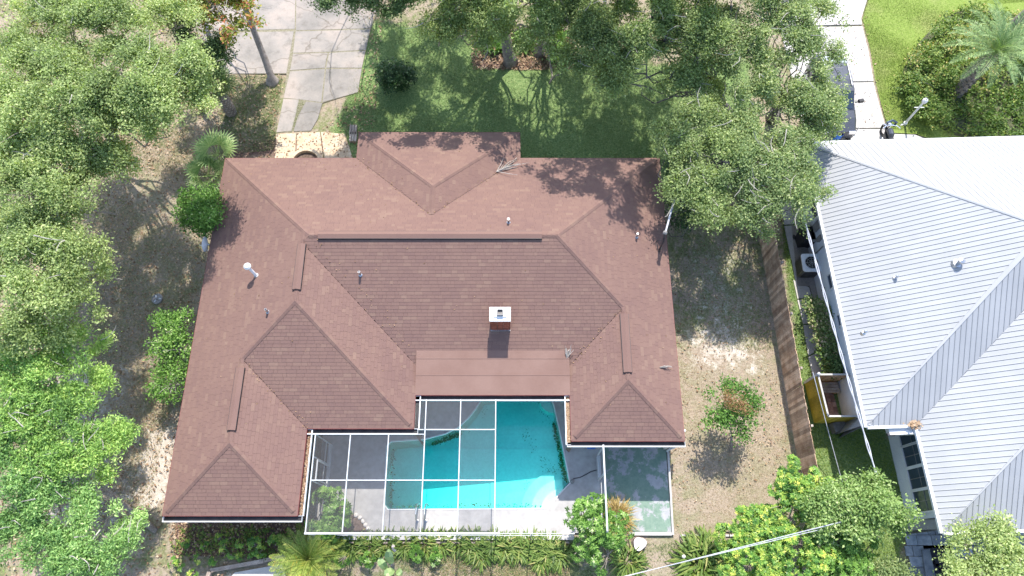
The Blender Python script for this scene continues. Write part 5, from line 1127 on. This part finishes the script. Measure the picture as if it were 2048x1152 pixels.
rshrub('schefflera', 'tall loose green shrub at the broken corner of the pool cage', (1215,1085), [(1165,1020,30,1.8),(1195,1010,26,1.9),(1190,1050,38,1.7),(1220,1070,38,1.5),(1235,1040,22,1.6),(1215,1110,34,1.2),(1180,1090,32,1.2),(1155,1045,20,1.6)], L['shrub'], 46, 8, .17, .06, 62)
yl = L['yellow']
rshrub('croton_shrub', 'yellow green rosette shrub highest of the back right thicket, overlapping the fence end', (1600,985), [(1590,930,18,2.6),(1580,965,34,2.4),(1625,965,34,2.5),(1600,1000,40,2.3),(1650,985,26,2.2),(1560,985,22,2),(1610,980,34,2.4),(1570,1010,34,2.1),(1630,1020,34,2.2)], yl, 62, 9, .16, .058, 63, thin=-.1, nf=2.4)
rshrub('croton_shrub', 'green rosette shrub at the left end of the back right thicket by the dry yard', (1480,1060), [(1450,1065,32,1.4),(1490,1040,30,1.6),(1520,1070,40,1.8),(1540,1030,26,1.7),(1480,1085,34,1.5),(1545,1060,34,1.9),(1510,1050,34,1.8),(1570,1050,34,2)], yl, 62, 9, .155, .058, 64, thin=-.1, nf=2.4)
rshrub('croton_shrub', 'yellow tipped rosette shrub at the near frame edge under the twisted cables', (1560,1160), [(1500,1130,46,2),(1570,1110,44,2.2),(1560,1160,50,2),(1630,1130,46,2.2),(1460,1140,30,1.6),(1520,1175,50,1.9),(1600,1090,38,2.1),(1540,1100,40,2),(1612,1155,44,2),(1470,1110,34,1.7)], yl, 58, 9, .165, .06, 65, thin=-.1, nf=2.4)
rshrub('croton_shrub', 'dark gapped rosette shrub right of the cables at the near frame edge', (1700,1120), [(1670,1080,36,2),(1710,1120,40,1.8),(1670,1150,44,1.9),(1740,1090,26,1.6),(1630,1060,34,2),(1700,1085,36,2),(1690,1130,40,1.9),(1640,1110,38,2)], L['shrub'], 44, 9, .165, .06, 66)
tree('small_tree', 'fine leaved lime green tree between the fence end and the white porch', 'tree', (1740,1050), [(1640,1010,34,3),(1690,1005,42,3.2),(1745,1000,44,3.2),(1780,1030,34,3),(1720,1045,38,2.8),(1660,1040,34,2.8),(1745,960,14,3.2),(1795,1060,14,2.6),(1750,978,26,3.0),(1700,1040,34,3)], L['lime'], M['bark'], tr=.08, lai=3, seed=67, thin=-.4, ln=.10, wd=.06, twigs=10)
tree('oak_tree', 'grey green oak in the near right corner below the white roof', 'tree', (2000,1180), [(1940,1090,44,4),(2000,1075,50,4.4),(2045,1110,50,4.4),(1934,1135,36,3.8),(1960,1150,52,4.2),(1912,1092,14,3.6),(2030,1170,60,4.4),(1930,1190,50,4)], L['oak'], M['bark'], tr=.2, seed=68, thin=-.25, twigs=12)
tree('small_tree', 'low olive shrub at the near frame edge left of the dark pool', 'shrub', (1790,1160), [(1790,1135,30,1.6),(1826,1162,18,1.6),(1760,1160,34,1.5),(1880,1178,18,1.8),(1800,1180,40,1.6)], L['oak_warm'], M['bark'], tr=.06, seed=69, lai=2.5, thin=-.2, twigs=10)
# tiny yellow-leaved plants in the bed below the left wing
ORD = ['first','second','third','fourth','fifth','sixth','seventh','eighth','ninth','tenth','eleventh','twelfth','thirteenth','fourteenth','fifteenth','sixteenth','seventeenth','eighteenth']
pls = [(372,1090,9),(410,1091,7),(440,1078,8),(447,1092,10),(480,1087,8),(515,1090,16),(520,1105,10),(548,1078,13),(560,1090,10),(425,1122,9),(462,1108,6),(480,1114,7),(347,1126,10),(367,1135,8),(386,1146,10),(395,1118,8),(505,1112,6),(528,1116,6)]
for i, (x, y, r) in enumerate(sorted(pls)):
    rshrub('bed_plant', ORD[i] + ' small yellow green plant from the left in the bed below the left wing', (x, y+3), [(x, y, r, .3)], yl, 55, 8, .15, .06, 70+i, 'plant', 'small plants in the back left bed', .02, thin=-1)
# strap-leaved plants
def strap(name, label, px, py, r, n, ln, wd, lm, h=.25, group=None, cat='plant', droop=.9):
    b0 = G(px, py); t = thing(name, label, cat, b0, group); rr = r*MPP(px, py, 0); a = rng.uniform(0, 2*PI, n); rad = rr*np.sqrt(rng.random(n))*.7
    P0 = b0 + np.stack([rad*np.cos(a), rad*np.sin(a), np.zeros(n)], 1); az = a + rng.normal(0, .6, n); el = rng.uniform(.5, 1.35, n); s = ln*rng.uniform(.6, 1.2, n)
    d = np.stack([np.cos(az)*np.cos(el), np.sin(az)*np.cos(el), np.sin(el)], 1); sd_ = np.stack([-np.sin(az), np.cos(az), 0*az], 1)*wd/2
    d2 = unit(d - np.array([0,0,droop])); d3 = unit(d2 - np.array([0,0,droop*.8])); p1 = P0 + d*s[:, None]*.4; p2 = p1 + d2*s[:, None]*.35; p3 = p2 + d3*s[:, None]*.25
    V = np.stack([P0-sd_*.6, P0+sd_*.6, p1-sd_, p1+sd_, p2-sd_*.8, p2+sd_*.8, p3-sd_*.1, p3+sd_*.1], 1).reshape(-1, 3); k = np.arange(n)*8
    F = np.concatenate([np.stack([k+i, k+i+1, k+i+3, k+i+2], 1) for i in (0, 2, 4)]); rd = np.tile(np.clip(rng.normal(.5, .25, n), 0, 1), 3)
    mk('foliage', V, F, lm, t, rnd=rd); return t
ORD = ['first','second','third','fourth','fifth','sixth','seventh','eighth','ninth','tenth','eleventh','twelfth','thirteenth','fourteenth','fifteenth','sixteenth','seventeenth','eighteenth']
for i, (x, y, r, n) in enumerate([(668,1092,22,120),(705,1090,24,120),(740,1094,22,110),(772,1088,22,120),(812,1088,22,110),(846,1090,24,120),(880,1088,20,90),(912,1085,20,80),(945,1090,24,150),(965,1108,22,120),(985,1086,22,110),(1010,1096,24,150),(1040,1098,24,140),(1068,1095,24,150),(1098,1098,26,170),(1120,1110,22,140),(1085,1118,20,110)]):
    strap('strap_leaf_plant', ORD[i] + ' strap leaf clump from the feathery palm below the low deck wall', x, y, r, int(n*1.3), .62, .045, L['strap'], group='strap leaved clumps below the pool deck')
for i, (x, y, r) in enumerate([(640,1098,14),(690,1112,14),(735,1118,13),(830,1108,14),(870,1112,12)]):
    rshrub('bed_plant', ORD[i] + ' leafy plant from the feathery palm, among the strap leaf clumps', (x, y+4), [(x, y, r+3, .4)], L['shrub'], 50, 8, .16, .07, 90+i, 'plant', 'leafy plants below the pool deck', .02, thin=-.8)
strap('strap_leaf_plant', 'big clump of broad strap leaves below the cable clamp', 1400, 1130, 46, 300, .95, .075, L['strap'], cat='plant')
strap('strap_leaf_plant', 'clump of arching green leaves beside the pale tree stump', 1255, 1125, 30, 200, .7, .045, L['strap'])
strap('strap_leaf_plant', 'tall strap leaves above the twisted cables by the dry yard', 1405, 1098, 22, 110, .9, .06, L['strap'])
strap('ornamental_grass', 'golden spiky grass clump on the flaking green patio', 1232, 1036, 26, 420, .75, .022, L['gold'], cat='grass clump', droop=.6)
for i, (x, y, lab) in enumerate([(985,60,'broad leaved plant left of the thick pale trunk'),(990,95,'broad leaved plant at the foot of the thick pale trunk'),(1050,85,'broad leaved plant between the two grey trunks'),(1110,85,'broad leaved plant right of the forked grey trunk'),(1120,115,'broad leaved plant at the right end of the mulch bed')]):
    strap('broad_leaf_plant', lab, x, y, 18, 40, .75, .22, L['shrub'], group='broad leaved plants in the mulch bed', droop=.5)
# bird-of-paradise
bp = thing('banana_plant', 'big paddle leaved plant with pale flower heads at the near frame edge', 'plant', G(785, 1128))
def paddle(px, py, h, qx, qy, qh, w):
    a_ = G(px, py, h); c_ = G(qx, qy, qh); d = c_-a_; sd_ = unit(np.cross(d, [0,0,1.]))*w/2; V = []
    for t, k in ((0,.15),(.2,.85),(.5,1),(.8,.75),(1,.05)):
        m_ = a_ + d*t + np.array([0,0,.25*math.sin(PI*t)]); V += [m_-sd_*k+(0,0,.05*k), m_, m_+sd_*k+(0,0,.05*k)]
    F = []
    for i in range(4): F += [(i*3, i*3+1, i*3+4, i*3+3), (i*3+1, i*3+2, i*3+5, i*3+4)]
    mk('paddle_leaf', V, F, L['palm'], bp, rnd=rng.uniform(.5, 1, 8))
for a_ in ((783,1130,.9,778,1098,1.6,.34),(775,1140,.9,758,1115,1.4,.30),(790,1140,.8,768,1150,1.2,.32),(795,1138,.8,805,1150,1.0,.26)): paddle(*a_)
fm = mat('pale_flower', (.5,.42,.39), (.6,.5,.46), 5, .8)
for q in ((795,1146,8,1.2),(788,1095,4,1.8)): V, F, rd, _ = rosettes(to_blobs([q]), 80, 7, .10, .04, 5, thin=-1); mk('flower_head', V, F, fm, bp, rnd=rd)
MB().tube([G(785,1128), G(784,1130,.5), G(784,1130,1.0)], [.09,.07,.05], 8).obj('stem', M['bark'], bp)
# palms
def frond(c, az, el, ln, lm, par, nl=34, lw=.035, ll=.45, droop=1.0, tilt=.35, name='frond', rb=0.):
    t = np.linspace(0, 1, 9); ang = el - droop*t**1.3; st = ln/8
    xs = np.concatenate([[0], np.cumsum(np.cos(ang[:-1])*st)]); zs = np.concatenate([[0], np.cumsum(np.sin(ang[:-1])*st)])
    h = np.array([math.cos(az), math.sin(az), 0]); rach = c + xs[:, None]*h + zs[:, None]*np.array([0,0,1.]); side = np.array([-h[1], h[0], 0])
    u = np.linspace(.12, .99, nl); P = np.stack([np.interp(u, t, rach[:, i]) for i in range(3)], 1); T_ = unit(np.stack([np.interp(u, t, np.gradient(rach[:, i])) for i in range(3)], 1))
    nrm = unit(np.cross(side, T_)); nrm *= np.sign(nrm[:, 2:3] + 1e-6); L_ = ll*np.sin(PI*np.clip(u*.85+.15, 0, 1))**.6*rng.uniform(.85, 1.1, nl); V = []; F = []
    for s_ in (-1, 1):
        d = unit(side*s_ + T_*.75 + nrm*tilt + rng.normal(0, .08, (nl, 3))); w = unit(np.cross(d, nrm))*lw/2; b = len(V)*1
        q = np.stack([P, P + d*L_[:, None]*.45 + w, P + d*L_[:, None] - nrm*(L_*.12)[:, None], P + d*L_[:, None]*.45 - w], 1).reshape(-1, 3); V.append(q)
    V = np.concatenate(V); F = np.arange(len(V)).reshape(-1, 4).tolist(); rd = list(np.clip(rng.normal(.5+rb, .2, len(F)), 0, 1))
    m = MB(); m.tube(rach, np.linspace(.022, .005, 9), 4, False); b = len(V); V = np.vstack([V, m.V]); F += [tuple(i+b for i in f) for f in m.F]; rd += [.85]*len(m.F)
    return mk(name, V, [tuple(f) for f in F], lm, par, rnd=rd)
pb = G(1913, 186); ph = 2.35
for k in range(30):
    ph += .02
    if PJ(pb + np.array([0, 0, ph]))[0] > 1984: break
pp = thing('phoenix_palm', 'feathery date palm with a thick stubby trunk in the leafy bed on the bright lawn', 'palm', pb)
MB().tube([pb - (0,0,.1), pb + (0,0,.15), pb + (0,0,ph*.5), pb + (0,0,ph)], [.36,.31,.28,.33], 14).obj('trunk', M['bark'], pp)
m = MB()
for k in range(90):
    an = k*2.4; z = .15 + k*(ph-.1)/90; m.obox(pb + np.array([.31*math.cos(an), .31*math.sin(an), z]), (.05*math.cos(an), .05*math.sin(an), .04), (-.06*math.sin(an), .06*math.cos(an), 0), (0,0,.025))
m.obj('leaf_scars', M['bark_dark'], pp, kind='stuff')
top_ = pb + np.array([0, 0, ph + .1])
for k in range(36): frond(top_ + np.array([0,0,rng.uniform(-.1,.15)]), k*2.399, 1.35 - 1.15*(k/36)**.9, rng.uniform(2.2, 2.8), L['palm'], pp, 40, .034, .40, 1.3)
p2 = G(2022, 55); p3 = thing('phoenix_palm', 'palm trunk leaning out of the top right corner', 'palm', p2); t2 = p2 + np.array([.75,.35,4.3])
MB().tube([p2-(0,0,.1), p2+(t2-p2)*.5+(.1,0,0), t2], [.30,.24,.24], 12).obj('trunk', M['bark'], p3)
for k in range(26): frond(t2, k*2.399, 1.3 - 1.5*(k/26), rng.uniform(1.8, 2.3), L['palm'], p3, 26, .05, .42, 1.2)
sp0 = G(545, 163); st_ = thing('slender_palm', 'slender leaning pale trunk beside the concrete drive, its flared foot in the grass', 'palm', sp0); t3 = G(449,-100,5.9)
MB().tube([sp0-(0,0,.1), sp0+(0,0,.1), G(542,152,.35), G(529,116,1.1), G(509,65,2.2), G(485,0,3.7), t3], [.40,.31,.19,.165,.15,.14,.13], 14).obj('trunk', M['bark_pale'], st_, smooth=True)
for k in range(22): frond(t3, k*2.399, 1.3 - 1.6*(k/22), rng.uniform(.9, 1.3), L['palm'], st_, 24, .05, .4, 1.3)
cb0 = G(625, 1118); cp = thing('date_palm', 'low yellow green feathery palm at the near edge below the left cage corner', 'palm', cb0)
MB().tube([cb0-(0,0,.05), cb0+(0,0,.55)], [.16,.14], 10).obj('trunk', M['bark'], cp)
for k in range(34): frond(cb0+(0,0,.55), k*2.399, 1.25 - 1.05*(k/34), rng.uniform(1.35, 1.8), L['cycad'], cp, 40, .024, .30, .95, rb=.1 if k % 3 else -.1)
def fanpalm(label, px, py, h, n, r, group=None, trunk=None, lm=None):
    b0 = G(px, py, h)*np.array([1,1,0]); t = thing('fan_palm', label, 'palm', b0, group); c = b0 + np.array([0, 0, h])
    MB().tube([b0-(0,0,.05), b0+(0,0,h*.5), c], [trunk or .08, (trunk or .08)*1.05, (trunk or .08)*.9], 12).obj('trunk', M['bark'], t)
    for k in range(n):
        az = k*2.399; el = 1.15 - 1.0*k/n; d = np.array([math.cos(az)*math.cos(el), math.sin(az)*math.cos(el), math.sin(el)]); hub = c + d*r*.45; sd_ = np.array([-math.sin(az), math.cos(az), 0]); nn = np.cross(d, sd_); nn *= np.sign(nn[2]+1e-6)
        V = []; F = []; ns = 17
        for j in range(ns):
            an = -1.9 + 3.8*j/(ns-1); dd = d*math.cos(an) + sd_*math.sin(an) + nn*.12; w = (-d*math.sin(an) + sd_*math.cos(an))*.034; L2 = r*.62*(1-.15*abs(an)/1.9); b_ = len(V)
            V += [hub, hub+dd*L2*.55+w, hub+dd*L2-np.array([0,0,L2*.18]), hub+dd*L2*.55-w]; F.append((b_, b_+1, b_+2, b_+3))
        m = MB(); m.tube([c, hub], .012, 4, False); b_ = len(V); V += m.V; F += [tuple(i+b_ for i in f) for f in m.F]
        mk('frond', V, F, lm or L['fan'], t, rnd=np.clip(rng.normal(.75, .2, len(F)), 0, 1))
    return t
fanpalm('fan palmetto rising just off the front left roof corner', 436, 312, 1.6, 12, 1.35, 'palmettos at the front left roof corner')
fanpalm('lower fan palmetto left of the front left roof corner', 418, 352, 1.4, 11, 1.25, 'palmettos at the front left roof corner')
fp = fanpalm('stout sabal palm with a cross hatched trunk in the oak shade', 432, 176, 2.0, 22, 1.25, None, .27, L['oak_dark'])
b0 = G(432, 176, 2.0)*np.array([1,1,0]); m = MB()
for k in range(120):
    an = k*2.399; z = .08 + 1.8*k/120; m.obox(b0 + np.array([.285*math.cos(an), .285*math.sin(an), z]), (.03*math.cos(an), .03*math.sin(an), .05), (-.05*math.sin(an), .05*math.cos(an), .0), (0,0,.02))
m.obj('leaf_boots', M['twig'], fp, kind='stuff')
# leafy ground bed round the date palm
BED = GP([(1905,20),(1850,70),(1812,120),(1800,165),(1810,205),(1860,225),(1880,262),(1960,285),(2140,285),(2140,60),(2000,20)])
bb_ = [(x, y, .022) for x, y in smooth_poly(BED, 2)]
mk('palm_bed', bb_, [tuple(t) for t in tessellate_polygon([[Vector(v) for v in bb_]])], M['bed_soil'], kind='structure')
def scatter(poly, n):
    P = np.array(poly); lo, hi = P.min(0), P.max(0); q = rng.uniform(lo, hi, (n*3, 2)); q = q[inpoly(q, poly)]; return q[:n]
q = scatter(BED, 1000); cl = np.column_stack([q, .12 + .5*np.clip(pnoise(np.column_stack([q, 0*q[:, 0]]), 1.6, 9), 0, 1)])
V, F, rd = crown_leaves(cl, 26, .16, .12, .075, .9); mk('bed_ground_cover', V, F, L['ivy'], rnd=rd, kind='stuff')
for i, (x, y, r) in enumerate([(1822,170,26),(1850,120,28),(1875,85,24),(1840,205,24),(1880,160,26),(1895,60,22),(1870,235,22)]):
    tree('bed_shrub', ['low mottled shrub at the outer tip of the palm bed','low mottled shrub on the lawn side of the palm bed','low mottled shrub at the far side of the palm bed','low mottled shrub nearest the white lamp post','low mottled shrub touching the date palm trunk','low shrub at the far edge of the palm bed beside the feathery fronds','low shrub in shade at the near edge of the palm bed'][i], 'shrub', (x, y+8), [(x, y, r, .6),(x+10, y-8, r*.7, .8)], L['ivy'], M['bark_dark'], tr=.04, lai=2.6, seed=110+i, thin=-.2, group='low shrubs in the palm bed', subs=None, ln=.11, wd=.07, per=22, spread=.14, nf=2.2, twigs=4)

# ------------------------------------------------------------------ debris on the roofs, litter, grass
def deadbranch(label, px, py, ang, ln, n, m=M['twig']):
    p = on_roof(px, py) + np.array([0,0,.06]); b = MB(); d0 = np.array([math.cos(ang), math.sin(ang), 0])
    def on(q, up_=.06): return np.array([q[0], q[1], max(float(env(q[0], q[1])), EH) + up_])
    for k in range(n):
        a = ang + rng.normal(0, .35); s_ = rng.uniform(0, .35)*ln; p0 = p + d0*s_; p1 = p0 + np.array([math.cos(a), math.sin(a), 0])*ln*rng.uniform(.4, .9)
        b.tube([on(p0, rng.uniform(.03,.08)), on((p0+p1)/2 + rng.normal(0,.03,3), rng.uniform(.06,.2)), on(p1, rng.uniform(.04,.25))], [.016,.012,.006], 5, False)
    return b.top('dead_branch', label, 'branch', m)
deadbranch('bleached dead branch lying across the step of the front bump roof', 992, 345, .55, 1.3, 16)
deadbranch('pale twiggy branch lying on the flat porch roof by the right wing', 1134, 722, 1.5, .5, 14)
deadbranch('thin pale twig lying on the right wing shingles', 1318, 735, .15, .6, 6)
q = np.column_stack([rng.uniform(-30, -7, 26000), rng.uniform(-1, 30, 26000)]); px, py = PJ(np.column_stack([q, 0*q[:, 0]])); hx = (px < 460) | (py < 330)
drv = [GP([(430,-60),(745,-60),(735,100),(716,190),(640,262),(550,265),(573,150),(440,150)])]
ok = hx & ~inpoly(q, outl) & ~inpoly(q, drv[0]); q = q[ok]
def litter(q, s0, s1, lm, z=.02):
    n = len(q); a = rng.uniform(0, 2*PI, n); s = rng.uniform(s0, s1, n); C_ = np.column_stack([q, rng.uniform(z, z+.03, n)])
    V, F = quads_at(C_, np.stack([np.cos(a)*s, np.sin(a)*s, rng.normal(0,.3,n)*s], 1), np.stack([-np.sin(a)*s*.6, np.cos(a)*s*.6, rng.normal(0,.3,n)*s], 1)); return mk('fallen_leaves', V, F, lm, rnd=rng.random(n), kind='stuff')
litter(q, .02, .05, L['litter'])
q = scatter(GP([(345,1035),(610,1035),(610,1115),(340,1115)]), 1000); litter(q, .02, .05, L['litter'])
q = scatter(GP([(350,1058),(610,1058),(610,1112),(345,1112)]), 120); cl = np.column_stack([q, .04+.10*rng.random(len(q))]); V, F, rd = crown_leaves(cl, 16, .10, .09, .05, .9); mk('bed_ground_cover', V, F, L['ivy'], rnd=rd, kind='stuff')
q = scatter(GP([(940,60),(1145,60),(1150,140),(945,140)]), 2200); litter(q, .02, .06, L['litter'])
q = scatter(GP([(1345,500),(1540,450),(1600,930),(1340,1060)]), 900); litter(q, .015, .04, L['litter'])
q = scatter(GP([(1560,30),(1735,30),(1785,270),(1600,270)]), 260); litter(q, .02, .04, L['litter'], .05)
def grass(poly, n, h, lm, name, z0=0.):
    q = scatter(poly, n); n = len(q); v = pnoise(np.column_stack([q, 0*q[:, 0]]), 1.3, 21) + rng.normal(0, .5, n); q = q[v > -.5]; n = len(q)
    a = rng.uniform(0, 2*PI, n); s = h*rng.uniform(.5, 1.3, n); w = .011; C_ = np.column_stack([q, np.full(n, z0-.01)]); d = np.stack([np.cos(a), np.sin(a), 0*a], 1); sd_ = np.stack([-np.sin(a), np.cos(a), 0*a], 1)*w
    tip = C_ + d*(s*rng.uniform(.3, 1., n))[:, None] + np.array([0,0,1])*(s*.7)[:, None]
    V = np.stack([C_-sd_, C_+sd_, tip], 1).reshape(-1, 3); return mk(name, V, np.arange(3*n).reshape(n, 3), lm, rnd=np.clip(rng.normal(.5,.25,n), 0, 1), kind='stuff')
FRONT = GP([(735,30),(960,60),(1180,100),(1330,120),(1500,120),(1530,380),(1320,330),(1040,330),(715,280),(660,290),(690,200)])
grass(FRONT, 70000, .10, L['grass'], 'grass')
grass(GP([(1736,-20),(1725,38),(1740,98),(1762,208),(1776,256),(1832,268),(1866,278),(1860,225),(1805,205),(1800,160),(1850,70),(1905,15),(2100,0),(2100,-40)]), 70000, .07, L['grass_n'], 'grass', .012)
grass(GP([(1345,440),(1520,440),(1545,700),(1360,700)]), 8000, .09, L['grass'], 'grass')
grass(GP([(1350,640),(1540,640),(1605,960),(1450,1060),(1345,1062)]), 9000, .05, L['grass_dry'], 'dry_grass')
grass(GP([(1560,430),(1590,430),(1640,860),(1760,860),(1830,1040),(1760,1200),(1650,1200),(1600,800)]), 26000, .08, L['grass_n'], 'grass')
LEFT = GP([(190,260),(430,250),(420,480),(330,850),(290,1060),(200,1060),(180,640)])
grass(LEFT, 30000, .09, L['grass_dry'], 'dry_grass'); grass(LEFT, 9000, .09, L['grass'], 'grass')
grass(GP([(460,150),(565,150),(548,300),(440,310),(440,220)]), 12000, .08, L['grass'], 'grass'); grass(GP([(598,199),(612,203),(587,263),(583,262)]), 1200, .06, L['grass'], 'grass')
grass(GP([(600,1085),(1140,1085),(1140,1180),(560,1180)]), 22000, .09, L['grass_dry'], 'dry_grass'); grass(GP([(600,1085),(1480,1085),(1480,1180),(560,1180)]), 26000, .10, L['grass'], 'grass')
